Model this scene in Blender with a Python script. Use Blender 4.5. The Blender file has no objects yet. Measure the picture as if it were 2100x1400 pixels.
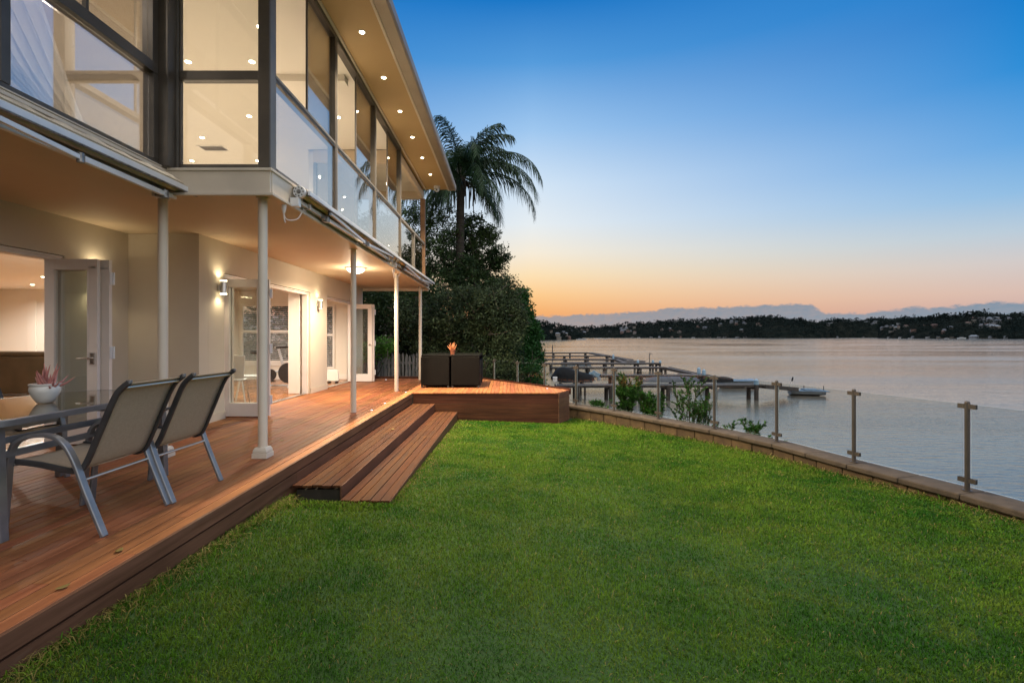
import bpy, math, random
import numpy as np
from mathutils import Vector, Matrix, noise as mnoise
random.seed(7); RNG = np.random.default_rng(7)
SC = bpy.context.scene
COL = SC.collection
R = math.radians

# ------------------------------------------------------------------ camera
ZC = 1.2                      # eye height above the deck (deck top is z = 0)
cd = bpy.data.cameras.new('camera'); cam = bpy.data.objects.new('camera', cd); COL.objects.link(cam)
cam.location = (0, 0, ZC); cam.rotation_euler = (R(90), 0, 0)
cd.sensor_width = 36.0; cd.lens = 36.0*1000/2100; cd.shift_x = 8/2100; cd.shift_y = -10/2100
cd.clip_start = 0.05; cd.clip_end = 20000
SC.camera = cam

def lin(r, g, b):
    def f(c):
        c /= 255.0
        return c/12.92 if c <= .04045 else ((c+.055)/1.055)**2.4
    return (f(r), f(g), f(b), 1.0)

# ------------------------------------------------------------------ dusk sky
def build_world():
    w = bpy.data.worlds.new('World'); SC.world = w; w.use_nodes = True
    nt = w.node_tree; N = nt.nodes; L = nt.links; N.clear()
    def mth(op, a, b=None, clamp=False):
        n = N.new('ShaderNodeMath'); n.operation = op; n.use_clamp = clamp
        for i, v in enumerate((a, b)):
            if v is None: continue
            if isinstance(v, (int, float)): n.inputs[i].default_value = v
            else: L.new(v, n.inputs[i])
        return n.outputs[0]
    def mrange(v, a, b, c=0., d=1., sm='LINEAR'):
        n = N.new('ShaderNodeMapRange'); n.interpolation_type = sm; n.clamp = True
        L.new(v, n.inputs[0])
        for i, q in enumerate((a, b, c, d)): n.inputs[i+1].default_value = q
        return n.outputs[0]
    def ramp(v, stops):
        n = N.new('ShaderNodeValToRGB'); e = n.color_ramp.elements
        n.color_ramp.interpolation = 'LINEAR'
        while len(e) < len(stops): e.new(0.5)
        for i, (p, c) in enumerate(stops): e[i].position = p; e[i].color = c
        L.new(v, n.inputs[0]); return n.outputs[0]
    def mix(f, a, b):
        n = N.new('ShaderNodeMix'); n.data_type = 'RGBA'
        L.new(f, n.inputs[0]); L.new(a, n.inputs[6]); L.new(b, n.inputs[7]); return n.outputs[2]
    tc = N.new('ShaderNodeTexCoord'); sp = N.new('ShaderNodeSeparateXYZ'); L.new(tc.outputs['Generated'], sp.inputs[0])
    x, y, z = sp.outputs
    az = mth('ARCTAN2', x, y)
    h = mth('SQRT', mth('ADD', mth('MULTIPLY', x, x), mth('MULTIPLY', y, y)))
    t = mth('DIVIDE', z, mth('MAXIMUM', h, 1e-4))
    tt = mth('MINIMUM', mth('MAXIMUM', mth('MULTIPLY', t, .8), 0.), 1.)     # 0..1.25
    S = lambda l, k: [(p*k, lin(*c)) for p, c in l]
    A = S([(0, (228,150,112)), (.05, (247,178,112)), (.085, (254,204,142)), (.125, (253,225,180)), (.17, (247,236,216)), (.23, (231,238,242)), (.31, (211,229,246)),
           (.42, (160,200,240)), (.56, (86,156,220)), (.70, (16,116,197)), (.85, (70,135,205)), (1.2, (200,200,206))], .8)
    B = S([(0, (188,160,160)), (.035, (205,174,168)), (.064, (216,190,180)), (.106, (208,202,202)), (.15, (182,203,220)),
           (.205, (138,187,228)), (.276, (92,164,225)), (.38, (24,138,214)), (.49, (0,122,203)), (.72, (30,120,200)), (1.2, (200,200,206))], .8)
    Cc = S([(0, (170,165,165)), (.1, (222,216,207)), (.25, (222,219,212)), (.5, (212,211,210)), (1.2, (200,200,206))], .8)
    d = mth('ABSOLUTE', mth('SUBTRACT', az, .05))
    c = mix(mrange(d, 0., .80), ramp(tt, A), ramp(tt, B))
    c = mix(mrange(d, .95, 2.4, sm='SMOOTHSTEP'), c, ramp(tt, Cc))
    # low cloud bank along the horizon: its upper edge as a function of the compass bearing
    edge_px = [(1000, 650), (1100, 648), (1200, 644), (1300, 639), (1345, 636), (1365, 631), (1450, 630), (1560, 625), (1640, 622), (1665, 624), (1692, 641),
               (1770, 642), (1820, 635), (1880, 627), (1905, 631), (1960, 626), (2050, 617), (2100, 620), (2300, 622)]
    st = []
    for px, py in edge_px:
        u = (px-1042)/1000; v = (690-py)/1000
        g = v/math.sqrt(1+u*u)*10
        st.append(((math.atan(u)+.1)/1.1, (g, g, g, 1)))
    zn = N.new('ShaderNodeTexNoise'); zn.inputs['Scale'].default_value = 80; zn.inputs['Detail'].default_value = 8; zn.inputs['Roughness'].default_value = .62
    mp = N.new('ShaderNodeMapping'); mp.inputs['Scale'].default_value = (1, 1, 2.2); L.new(tc.outputs['Generated'], mp.inputs[0]); L.new(mp.outputs[0], zn.inputs[0])
    edge = mth('MULTIPLY', ramp(mrange(az, -.1, 1.0), st), .1)
    edge = mth('ADD', edge, mth('MULTIPLY', mth('SUBTRACT', zn.outputs[0], .5), .015))
    k = mrange(mth('SUBTRACT', edge, t), -.0015, .0040, 0, .86, 'SMOOTHSTEP')
    k = mth('MULTIPLY', mth('MULTIPLY', k, mrange(zn.outputs[0], .3, .7, .84, 1.0)), mrange(d, 1.1, 1.5, 1, 0))
    cl = mix(mrange(az, 0.0, .75), ramp(tt, S([(0, (164,164,164)), (.03, (140,153,164)), (.055, (122,146,164))], .8)), ramp(tt, S([(0, (148,168,178)), (.03, (118,148,168)), (.06, (100,136,162))], .8)))
    c = mix(k, c, cl)
    # sky raised overhead and behind the viewer as added fill light
    k1 = mrange(t, .74, 1.5, 1, 1.9, 'SMOOTHSTEP'); k2 = mrange(d, 1.15, 2.2, 1, 2.0, 'SMOOTHSTEP')
    bg = N.new('ShaderNodeBackground'); L.new(mth('MULTIPLY', k1, k2), bg.inputs[1]); L.new(c, bg.inputs[0])
    out = N.new('ShaderNodeOutputWorld'); L.new(bg.outputs[0], out.inputs[0])
build_world()
SC.view_settings.view_transform = 'Standard'; SC.view_settings.look = 'None'
SC.view_settings.exposure = 0.0; SC.view_settings.gamma = 1.0
cy = SC.cycles
cy.max_bounces = 9; cy.diffuse_bounces = 4; cy.glossy_bounces = 4; cy.transmission_bounces = 4; cy.transparent_max_bounces = 14
cy.sample_clamp_indirect = 4.0; cy.sample_clamp_direct = 0; cy.caustics_reflective = False; cy.caustics_refractive = False
cy.use_denoising = True; cy.blur_glossy = 0.5

# ------------------------------------------------------------------ materials
def newmat(name):
    m = bpy.data.materials.new(name); m.use_nodes = True
    nt = m.node_tree; return m, nt, nt.nodes, nt.links, nt.nodes['Principled BSDF']
def nd(N, t, **kw):
    n = N.new(t)
    for k, v in kw.items(): setattr(n, k, v)
    return n
def c4(c): return tuple(c[:3])+(1.0,)
def mixc(N, L, f, a, b, blend='MIX'):
    n = N.new('ShaderNodeMix'); n.data_type = 'RGBA'; n.blend_type = blend
    for i, v in ((0, f), (6, a), (7, b)):
        if isinstance(v, (int, float)): n.inputs[i].default_value = v
        elif isinstance(v, tuple): n.inputs[i].default_value = c4(v)
        else: L.new(v, n.inputs[i])
    return n.outputs[2]
def noise(N, L, scale, detail=4, stretch=(1, 1, 1), rough=.55, coord='Object'):
    tc = N.new('ShaderNodeTexCoord'); mp = N.new('ShaderNodeMapping'); mp.inputs['Scale'].default_value = stretch
    L.new(tc.outputs[coord], mp.inputs[0]); n = N.new('ShaderNodeTexNoise')
    n.inputs['Scale'].default_value = scale; n.inputs['Detail'].default_value = detail; n.inputs['Roughness'].default_value = rough
    L.new(mp.outputs[0], n.inputs[0]); return n.outputs[0]
def rmp(N, L, v, a, b, lo=0., hi=1.):
    n = N.new('ShaderNodeMapRange'); n.clamp = True; L.new(v, n.inputs[0])
    for i, q in enumerate((a, b, lo, hi)): n.inputs[i+1].default_value = q
    return n.outputs[0]
def pm(name, c1, c2=None, scale=4, rough=.5, bump=0., bscale=None, metal=0., stretch=(1, 1, 1), island=0., spec=.5, lo=.35, hi=.65, coat=0.):
    m, nt, N, L, P = newmat(name)
    P.inputs['Roughness'].default_value = rough; P.inputs['Metallic'].default_value = metal
    P.inputs['Specular IOR Level'].default_value = spec; P.inputs['Coat Weight'].default_value = coat
    col = None
    n1 = noise(N, L, scale, 5, stretch)
    col = mixc(N, L, rmp(N, L, n1, lo, hi), c1, c2 if c2 else c1)
    if island:
        g = N.new('ShaderNodeNewGeometry')
        hv = N.new('ShaderNodeHueSaturation'); L.new(col, hv.inputs['Color'])
        L.new(rmp(N, L, g.outputs['Random Per Island'], 0, 1, 1-island, 1+island), hv.inputs['Value']); col = hv.outputs[0]
    L.new(col, P.inputs['Base Color'])
    if bump:
        b = N.new('ShaderNodeBump'); b.inputs['Strength'].default_value = bump; b.inputs['Distance'].default_value = .01
        L.new(noise(N, L, bscale or scale*6, 5, stretch), b.inputs['Height']); L.new(b.outputs[0], P.inputs['Normal'])
    return m
def wood(name, dark, light, axis=1, rough=.4, isl=.28, wear=.0):
    m, nt, N, L, P = newmat(name); P.inputs['Specular IOR Level'].default_value = .2
    st = [26, 26, 26]; st[axis] = 1.3
    n1 = noise(N, L, 1.0, 6, tuple(st), .65); n2 = noise(N, L, 1.7, 3)
    col = mixc(N, L, rmp(N, L, n1, .3, .72), dark, light)
    g = N.new('ShaderNodeNewGeometry'); hv = N.new('ShaderNodeHueSaturation'); L.new(col, hv.inputs['Color'])
    L.new(rmp(N, L, g.outputs['Random Per Island'], 0, 1, 1-isl, 1+isl), hv.inputs['Value'])
    wn = N.new('ShaderNodeTexWhiteNoise'); wn.noise_dimensions = '1D'; L.new(g.outputs['Random Per Island'], wn.inputs['W'])
    L.new(rmp(N, L, wn.outputs[0], 0, 1, .490, .508), hv.inputs['Hue'])
    col = mixc(N, L, rmp(N, L, n2, .42, .75, 0, .42), hv.outputs[0], tuple(x*.45 for x in dark[:3]))
    if wear: 
        n3 = noise(N, L, 9, 6, (1, .15, 1)); col = mixc(N, L, rmp(N, L, n3, .62, .8, 0, wear), col, (.32, .25, .19))
    L.new(col, P.inputs['Base Color']); P.inputs['Roughness'].default_value = rough
    L.new(rmp(N, L, n1, .2, .8, rough-.1, rough+.16), P.inputs['Roughness'])
    b = N.new('ShaderNodeBump'); b.inputs['Strength'].default_value = .35; b.inputs['Distance'].default_value = .004
    L.new(n1, b.inputs['Height']); L.new(b.outputs[0], P.inputs['Normal'])
    return m
def glass(name, f0, tint, power=5., refl=(1, 1, 1), rough=0.):
    m = bpy.data.materials.new(name); m.use_nodes = True; nt = m.node_tree; N = nt.nodes; L = nt.links; N.clear()
    lw = N.new('ShaderNodeLayerWeight'); lw.inputs[0].default_value = .5
    p = nd(N, 'ShaderNodeMath', operation='POWER'); L.new(lw.outputs['Facing'], p.inputs[0]); p.inputs[1].default_value = power
    f = rmp(N, L, p.outputs[0], 0, 1, f0, 1)
    t = N.new('ShaderNodeBsdfTransparent'); t.inputs[0].default_value = c4(tint)
    g = N.new('ShaderNodeBsdfGlossy'); g.inputs['Roughness'].default_value = rough; g.inputs[0].default_value = c4(refl)
    x = N.new('ShaderNodeMixShader'); L.new(f, x.inputs[0]); L.new(t.outputs[0], x.inputs[1]); L.new(g.outputs[0], x.inputs[2])
    o = N.new('ShaderNodeOutputMaterial'); L.new(x.outputs[0], o.inputs[0]); return m
def emit(name, c, s):
    m = bpy.data.materials.new(name); m.use_nodes = True; nt = m.node_tree; N = nt.nodes; L = nt.links; N.clear()
    e = N.new('ShaderNodeEmission'); e.inputs[0].default_value = c4(c); e.inputs[1].default_value = s
    o = N.new('ShaderNodeOutputMaterial'); L.new(e.outputs[0], o.inputs[0]); return m
def leafmat(name, c1, c2, trans=.35, rough=.5, var=.45, patch=.8, spec=.2):
    m, nt, N, L, P = newmat(name)
    g = N.new('ShaderNodeNewGeometry'); n1 = noise(N, L, patch, 3)
    col = mixc(N, L, rmp(N, L, n1, .35, .65), c1, c2)
    hv = N.new('ShaderNodeHueSaturation'); L.new(col, hv.inputs['Color'])
    L.new(rmp(N, L, g.outputs['Random Per Island'], 0, 1, 1-var, 1+var), hv.inputs['Value'])
    L.new(hv.outputs[0], P.inputs['Base Color']); P.inputs['Roughness'].default_value = rough; P.inputs['Specular IOR Level'].default_value = spec
    t = N.new('ShaderNodeBsdfTranslucent'); L.new(hv.outputs[0], t.inputs[0])
    x = N.new('ShaderNodeMixShader'); x.inputs[0].default_value = trans
    L.new(P.outputs[0], x.inputs[1]); L.new(t.outputs[0], x.inputs[2])
    L.new(x.outputs[0], N['Material Output'].inputs[0]); return m

M = {}
M['deck'] = wood('deck_timber', (.195, .069, .026), (.43, .172, .068), 1, .50, .17)
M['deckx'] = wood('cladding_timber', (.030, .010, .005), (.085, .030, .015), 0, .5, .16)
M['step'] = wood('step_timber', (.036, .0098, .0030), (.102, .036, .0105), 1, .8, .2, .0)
M['fascia_t'] = wood('deck_edge_timber', (.085, .040, .022), (.19, .095, .055), 1, .55, .14, .35)
M['floor_in'] = wood('polished_floor_timber', (.26, .11, .035), (.42, .20, .07), 1, .22, .15)
M['wall'] = pm('rendered_wall', (.58, .52, .44), (.62, .56, .475), 1.3, .8, .12, 60)
M['soffit'] = pm('soffit_paint', (.60, .48, .345), (.65, .525, .38), .8, .6, .06, 30)
M['loggia'] = pm('stained_timber_post', (.16, .085, .040), (.22, .12, .06), 6, .55)
M['eave'] = pm('eave_paint', (.42, .285, .13), (.46, .315, .15), .8, .6, .06, 30)
M['trim'] = pm('cream_trim_paint', (.60, .53, .44), (.66, .59, .49), 2.5, .5, .05, 30)
M['white'] = pm('white_door_paint', (.70, .65, .62), (.76, .71, .68), 3, .4)
M['post'] = pm('post_paint', (.62, .56, .47), (.67, .61, .52), 3, .45)
M['room'] = pm('cream_room_paint', (.77, .71, .62), (.80, .74, .65), .7, .8)
M['roomwhite'] = pm('white_room_paint', (.80, .76, .70), (.82, .78, .72), .7, .7)
M['roomfloor'] = pm('pale_carpet', (.50, .44, .36), (.55, .48, .40), 6, .9)
M['bronze'] = pm('bronze_window_frame', (.075, .062, .050), (.10, .083, .066), 4, .38, 0, metal=.25)
M['bronze_out'] = pm('grey_window_frame', (.10, .092, .082), (.14, .128, .115), 4, .4, metal=.1)
M['gutter'] = pm('gutter_metal', (.25, .20, .155), (.30, .245, .19), 2, .4, metal=.1)
M['roof'] = pm('roof_metal', (.18, .17, .16), (.24, .22, .2), 2, .5)
M['pane_up'] = glass('reflective_window_glass', .10, (.86, .85, .82), 3.2)
M['pane_low'] = glass('tinted_panel_glass', .16, (.92, .90, .86), 3.2, (1, .98, .94))
M['pane_front'] = glass('clear_window_glass', .045, (.95, .95, .93), 5)
M['pane_left'] = glass('mirror_tint_window_glass', .28, (.82, .80, .78), 3)
M['pane_door'] = glass('door_glass', .05, (.93, .95, .93), 4.5)
M['fence_glass'] = glass('fence_glass', .012, (.90, .92, .915), 5)
M['edge_glass'] = pm('glass_edge', (.55, .63, .63), None, 4, .15)
M['table_glass'] = glass('table_glass', .10, (.62, .62, .52), 4, rough=.03)
M['awn_white'] = pm('white_awning_metal', (.66, .68, .72), (.74, .76, .79), 5, .32, metal=.15)
M['awn_hood'] = pm('awning_hood', (.55, .51, .45), (.64, .58, .49), 7, .55, .1, 40)
M['awn_dark'] = pm('awning_joint_metal', (.10, .10, .10), (.30, .30, .30), 25, .35, metal=.6)
M['canvas'] = pm('rolled_canvas', (.58, .50, .38), (.70, .62, .48), 9, .9, .3, 30)
M['steel'] = pm('brushed_steel', (.55, .53, .50), (.62, .60, .57), 6, .28, metal=.9)
M['black'] = pm('black_plastic', (.02, .02, .022), (.03, .03, .032), 6, .4)
M['sofa'] = pm('brown_leather', (.05, .036, .020), (.075, .052, .030), 3, .42, .2, 30)
M['chair_grey'] = pm('grey_powdercoat', (.19, .20, .22), (.25, .26, .28), 8, .33, metal=.55)
M['chair_dark'] = pm('charcoal_powdercoat', (.035, .036, .04), (.055, .056, .06), 8, .4, metal=.2)
M['ceramic'] = pm('white_glazed_ceramic', (.66, .65, .61), (.72, .71, .67), 6, .18, coat=.4)
M['terra'] = pm('terracotta_pot', (.22, .06, .025), (.30, .09, .04), 12, .6)
M['pink'] = pm('pink_succulent', (.42, .13, .12), (.60, .30, .25), 22, .5, island=.3)
M['orange_leaf'] = pm('orange_succulent', (.55, .16, .05), (.65, .30, .14), 18, .5, island=.3)
M['pebble'] = pm('pale_pebbles', (.5, .45, .40), (.65, .6, .55), 30, .7, island=.3)
M['wallcap'] = pm('sandstone_cap', (.048, .034, .022), (.078, .056, .037), 7, .85, .5, 45, island=.1)
M['block'] = pm('sandstone_block', (.048, .027, .011), (.085, .052, .021), 6, .85, .5, 40, island=.14)
M['fpost'] = pm('fence_post_metal', (.052, .043, .038), (.070, .059, .052), 4, .45, metal=.2)
M['jetty'] = pm('weathered_jetty_timber', (.06, .05, .045), (.13, .115, .105), 4, .8, .4, 14, stretch=(1, 8, 1))
M['pile'] = pm('wet_pile_timber', (.018, .014, .012), (.055, .042, .033), 4, .7, .5, 10, stretch=(1, 1, .3))
M['tarp_black'] = pm('black_boat_cover', (.005, .005, .006), (.012, .012, .014), 4, .7, .4, 8, spec=.2)
M['hull_old'] = pm('weathered_hull', (.11, .13, .15), (.18, .20, .22), 2, .5)
M['hull_white'] = pm('white_hull', (.50, .53, .56), (.6, .63, .66), 2, .35)
M['hull_blue'] = pm('blue_grey_cover', (.10, .16, .22), (.16, .23, .31), 3, .6, .3, 8)
M['pile_cap'] = pm('pale_blue_pile_sleeve', (.16, .26, .34), (.24, .34, .42), 5, .5)
M['canoe'] = pm('grey_canoe_hull', (.06, .065, .08), (.10, .105, .125), 3, .5)
M['bark'] = pm('bark', (.035, .027, .020), (.085, .066, .048), 7, .9, .7, 25, stretch=(1, 1, .3))
M['palmbark'] = pm('palm_bark', (.022, .018, .014), (.05, .042, .034), 4, .95, .6, 12, stretch=(.4, .4, 6))
M['picket'] = pm('weathered_picket', (.10, .10, .10), (.22, .21, .20), 9, .9, .4, 30, stretch=(4, 4, .5), island=.3)
M['leaf_palm'] = leafmat('palm_leaf', (.013, .034, .012), (.022, .050, .017), .2, .4)
M['leaf_dark'] = leafmat('dark_leaf', (.015, .035, .012), (.055, .090, .028), .3, .5, .6, 1.4)
M['leaf_olive'] = leafmat('olive_leaf', (.020, .038, .017), (.078, .105, .045), .3, .5, .6, 1.5)
M['leaf_green'] = leafmat('broad_green_leaf', (.014, .060, .012), (.03, .095, .02), .35, .4)
M['leaf_lime'] = leafmat('lime_leaf', (.08, .20, .03), (.12, .27, .05), .4, .5)
M['leaf_shrub'] = leafmat('shrub_leaf', (.018, .070, .010), (.040, .115, .018), .2, .5)
M['lampglow'] = emit('downlight_glow', (1, .86, .58), 30)
M['sconceglow'] = emit('sconce_glow', (1, .84, .5), 9)
M['domeglow'] = emit('dome_glow', (1, .90, .72), 5.0)
M['ledglow'] = emit('deck_led_glow', (.75, .85, 1.0), 6)
M['curtain'] = None

# ------------------------------------------------------------------ mesh helpers
class MB:
    def __init__(s): s.v = []; s.f = []; s.m = []
    def add(s, vs, fs, m=0):
        o = len(s.v); s.v += [tuple(p) for p in vs]; s.f += [tuple(i+o for i in f) for f in fs]; s.m += [m]*len(fs); return s
    def hexa(s, p, m=0):   # 8 corners: bottom 4 ccw, top 4 ccw
        return s.add(p, [(3, 2, 1, 0), (4, 5, 6, 7), (0, 1, 5, 4), (1, 2, 6, 5), (2, 3, 7, 6), (3, 0, 4, 7)], m)
    def box(s, x0, x1, y0, y1, z0, z1, m=0):
        return s.hexa([(x0, y0, z0), (x1, y0, z0), (x1, y1, z0), (x0, y1, z0), (x0, y0, z1), (x1, y0, z1), (x1, y1, z1), (x0, y1, z1)], m)
    def prism(s, poly, z0, z1, m=0):
        n = len(poly)
        vs = [(x, y, z0) for x, y in poly]+[(x, y, z1) for x, y in poly]
        fs = [tuple(range(n-1, -1, -1)), tuple(range(n, 2*n))]+[(i, (i+1) % n, (i+1) % n+n, i+n) for i in range(n)]
        return s.add(vs, fs, m)
    def tube(s, pts, r, n=8, m=0, cap=True):
        pts = [Vector(p) for p in pts]; k = len(pts)
        rs = r if isinstance(r, (list, tuple)) else [r]*k
        up = None; vs = []
        for i, p in enumerate(pts):
            t = (pts[min(i+1, k-1)]-pts[max(i-1, 0)]).normalized()
            if up is None:
                up = Vector((0, 0, 1)) if abs(t.z) < .9 else Vector((1, 0, 0))
            a = t.cross(up)
            if a.length < 1e-5: a = t.cross(Vector((0, 1, 0)))
            a.normalize(); b = a.cross(t).normalized(); up = b
            for j in range(n):
                q = 2*math.pi*j/n; vs.append(p+a*math.cos(q)*rs[i]+b*math.sin(q)*rs[i])
        fs = [(i*n+j, i*n+(j+1) % n, (i+1)*n+(j+1) % n, (i+1)*n+j) for i in range(k-1) for j in range(n)]
        if cap: fs += [tuple(range(n-1, -1, -1)), tuple((k-1)*n+j for j in range(n))]
        return s.add(vs, fs, m)
    def cyl(s, p0, p1, r0, r1=None, n=16, m=0): return s.tube([p0, p1], [r0, r0 if r1 is None else r1], n, m)
    def flat(s, pts, wy, th, yc, m=0):   # rectangular bar following a planar xz path at y = yc
        k = len(pts); vs = []
        for i in range(k):
            a = pts[max(i-1, 0)]; b = pts[min(i+1, k-1)]; tx, tz = b[0]-a[0], b[1]-a[1]; l = math.hypot(tx, tz) or 1
            nx, nz = -tz/l*th/2, tx/l*th/2; x, z = pts[i]
            vs += [(x-nx, yc-wy/2, z-nz), (x-nx, yc+wy/2, z-nz), (x+nx, yc+wy/2, z+nz), (x+nx, yc-wy/2, z+nz)]
        fs = [(i*4+j, i*4+(j+1) % 4, i*4+4+(j+1) % 4, i*4+4+j) for i in range(k-1) for j in range(4)]
        fs += [(3, 2, 1, 0), tuple((k-1)*4+j for j in range(4))]
        return s.add(vs, fs, m)
    def lathe(s, prof, c=(0, 0, 0), n=28, m=0):
        k = len(prof); vs = [(c[0]+r*math.cos(2*math.pi*j/n), c[1]+r*math.sin(2*math.pi*j/n), c[2]+z) for r, z in prof for j in range(n)]
        fs = [(i*n+j, i*n+(j+1) % n, (i+1)*n+(j+1) % n, (i+1)*n+j) for i in range(k-1) for j in range(n)]
        fs += [tuple(range(n-1, -1, -1)), tuple((k-1)*n+j for j in range(n))]
        return s.add(vs, fs, m)
    def blob(s, c, r, n=2, amp=.15, m=0, flat=1.):
        vs, fs = ICO[n]
        o = random.random()*50
        out = []
        for v in vs:
            q = 1+amp*2*mnoise.noise(Vector(v)*1.6+Vector((o, o, o)))
            out.append((c[0]+v[0]*r[0]*q, c[1]+v[1]*r[1]*q, c[2]+v[2]*r[2]*q*(flat if v[2] < 0 else 1)))
        return s.add(out, fs, m)
def _ico(n):
    import bmesh
    b = bmesh.new(); bmesh.ops.create_icosphere(b, subdivisions=n, radius=1)
    b.verts.ensure_lookup_table()
    r = ([tuple(v.co) for v in b.verts], [tuple(v.index for v in f.verts) for f in b.faces]); b.free(); return r
ICO = {1: _ico(1), 2: _ico(2), 3: _ico(3)}
ORG = {}
def _tag(o, label=None, cat=None, group=None, kind=None):
    if label: o['label'] = label
    if cat: o['category'] = cat
    if group: o['group'] = group
    if kind: o['kind'] = kind
    return o
def thing(name, label, cat, loc=(0, 0, 0), group=None, rz=0):
    o = bpy.data.objects.new(name, None); COL.objects.link(o); o.location = loc; o.rotation_euler = (0, 0, rz)
    o.empty_display_size = .2; ORG[o.name] = Vector(loc); return _tag(o, label, cat, group)
def link(name, me, parent=None, org=None):
    o = bpy.data.objects.new(name, me); COL.objects.link(o)
    if parent: o.parent = parent
    ORG[o.name] = org if org is not None else Vector((0, 0, 0)); return o
def obj(name, mb, mats, parent=None, local=False, smooth=False, bevel=0., angle=35, label=None):
    """mb is in world coordinates unless local; under a parent it is moved to the parent's origin"""
    me = bpy.data.meshes.new(name)
    og = Vector((0, 0, 0))
    if parent is not None:
        og = ORG[parent.name]
    vs = mb.v if (local or og.length == 0) else [(x-og.x, y-og.y, z-og.z) for x, y, z in mb.v]
    me.from_pydata(vs, [], mb.f)
    mats = mats if isinstance(mats, (list, tuple)) else [mats]
    for q in mats: me.materials.append(M[q] if isinstance(q, str) else q)
    if len(mats) > 1: me.polygons.foreach_set('material_index', mb.m)
    if smooth:
        me.polygons.foreach_set('use_smooth', [True]*len(me.polygons)); me.set_sharp_from_angle(angle=R(angle))
    me.update()
    o = link(name, me, parent, og)
    if bevel:
        b = o.modifiers.new('bevel', 'BEVEL'); b.width = bevel; b.segments = 2; b.limit_method = 'ANGLE'; b.angle_limit = R(40)
        b.harden_normals = False
    if label: o['label'] = label
    return o
def objs(name, mb, mats, parent=None, **k):
    """one object per separate solid of mb"""
    par = list(range(len(mb.v)))
    def find(i):
        while par[i] != i: par[i] = par[par[i]]; i = par[i]
        return i
    for f in mb.f:
        for i in f[1:]: par[find(i)] = find(f[0])
    groups = {}
    for f, mi in zip(mb.f, mb.m): groups.setdefault(find(f[0]), []).append((f, mi))
    out = []
    for fs in groups.values():
        q = MB(); ids = {}
        for f, mi in fs:
            for i in f:
                if i not in ids: ids[i] = len(q.v); q.v.append(mb.v[i])
            q.f.append(tuple(ids[i] for i in f)); q.m.append(mi)
        out.append(obj(name, q, mats, parent, **k))
    return out
def mesh_np(name, V, F, mats, parent=None, org=None, smooth=False, midx=None):
    V = np.asarray(V, np.float32); F = np.asarray(F, np.int32)
    if parent is not None:
        V = V-np.array(ORG[parent.name], np.float32); org = ORG[parent.name]
    me = bpy.data.meshes.new(name); me.vertices.add(len(V)); me.vertices.foreach_set('co', V.ravel())
    m, k = F.shape; me.loops.add(m*k); me.loops.foreach_set('vertex_index', F.ravel())
    me.polygons.add(m); me.polygons.foreach_set('loop_start', np.arange(0, m*k, k, dtype=np.int32))
    try: me.polygons.foreach_set('loop_total', np.full(m, k, np.int32))
    except Exception: pass
    for q in (mats if isinstance(mats, (list, tuple)) else [mats]): me.materials.append(M[q] if isinstance(q, str) else q)
    if midx is not None: me.polygons.foreach_set('material_index', np.asarray(midx, np.int32))
    if smooth: me.polygons.foreach_set('use_smooth', np.ones(m, bool))
    me.update(calc_edges=True); me.validate()
    return link(name, me, parent, org)
def dup(root, loc, rz=None, label=None, group=None):
    r = root.copy(); COL.objects.link(r); r.location = loc
    if rz is not None: r.rotation_euler = (0, 0, rz)
    if label: r['label'] = label
    if group: r['group'] = group
    for ch in list(root.children):
        c = ch.copy(); COL.objects.link(c); c.parent = r
        for g in list(ch.children):
            d = g.copy(); COL.objects.link(d); d.parent = c
    return r
def crom(pts, n=6):
    P = [Vector(p) for p in pts]; out = []
    for i in range(len(P)-1):
        p0, p1, p2, p3 = P[max(i-1, 0)], P[i], P[i+1], P[min(i+2, len(P)-1)]
        for j in range(n):
            t = j/n; out.append(.5*((2*p1)+(-p0+p2)*t+(2*p0-5*p1+4*p2-p3)*t*t+(-p0+3*p1-3*p2+p3)*t**3))
    out.append(P[-1]); return [tuple(q) for q in out]
def W(px, py, Y): return ((px-1042)/1000*Y, Y, ZC+(690-py)/1000*Y)
def lamp(name, kind, loc, power, color, parent=None, size=.04, spot=None, blend=.6, rot=(0, 0, 0)):
    l = bpy.data.lights.new(name, kind); l.energy = power; l.color = color
    if kind == 'AREA': l.shape = 'DISK'; l.size = size
    else: l.shadow_soft_size = size
    if spot: l.spot_size = R(spot); l.spot_blend = blend
    o = bpy.data.objects.new(name, l); COL.objects.link(o); o.rotation_euler = rot
    if parent: o.parent = parent; o.location = Vector(loc)-ORG[parent.name]
    else: o.location = loc
    return o
WARM = (1.0, .72, .40); WARM2 = (1.0, .93, .83)
#@@ SETTING
# ------------------------------------------------------------------ ground, water
WL = [(5.72, -6.0), (5.66, -1.5), (5.50, 1.4), (5.22, 3.35), (4.85, 5.15), (4.49, 6.33), (4.17, 7.57), (3.66, 8.65), (2.99, 9.70), (2.33, 10.72), (1.62, 11.62), (.94, 12.55), (.26, 13.6), (-.42, 14.65), (-1.1, 15.7)]
WZ = -.43
def wall_x(Y):
    for (x0, y0), (x1, y1) in zip(WL, WL[1:]):
        if y0 <= Y <= y1: return x0+(x1-x0)*(Y-y0)/(y1-y0)
    return WL[0][0] if Y < WL[0][1] else WL[-1][0]
def lawn_z(x, y):
    yy = min(max(y, -2), 11.5)
    ss = lambda q, a, b: (lambda t: t*t*(3-2*t))(min(max((q-a)/(b-a), 0), 1))
    return -.145-.035*x-.0445*yy+.012*mnoise.noise(Vector((x*.7, y*.7, 0)))-.14*ss(y, 4.15, 4.7)*ss(-x, .95, 1.2)
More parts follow.
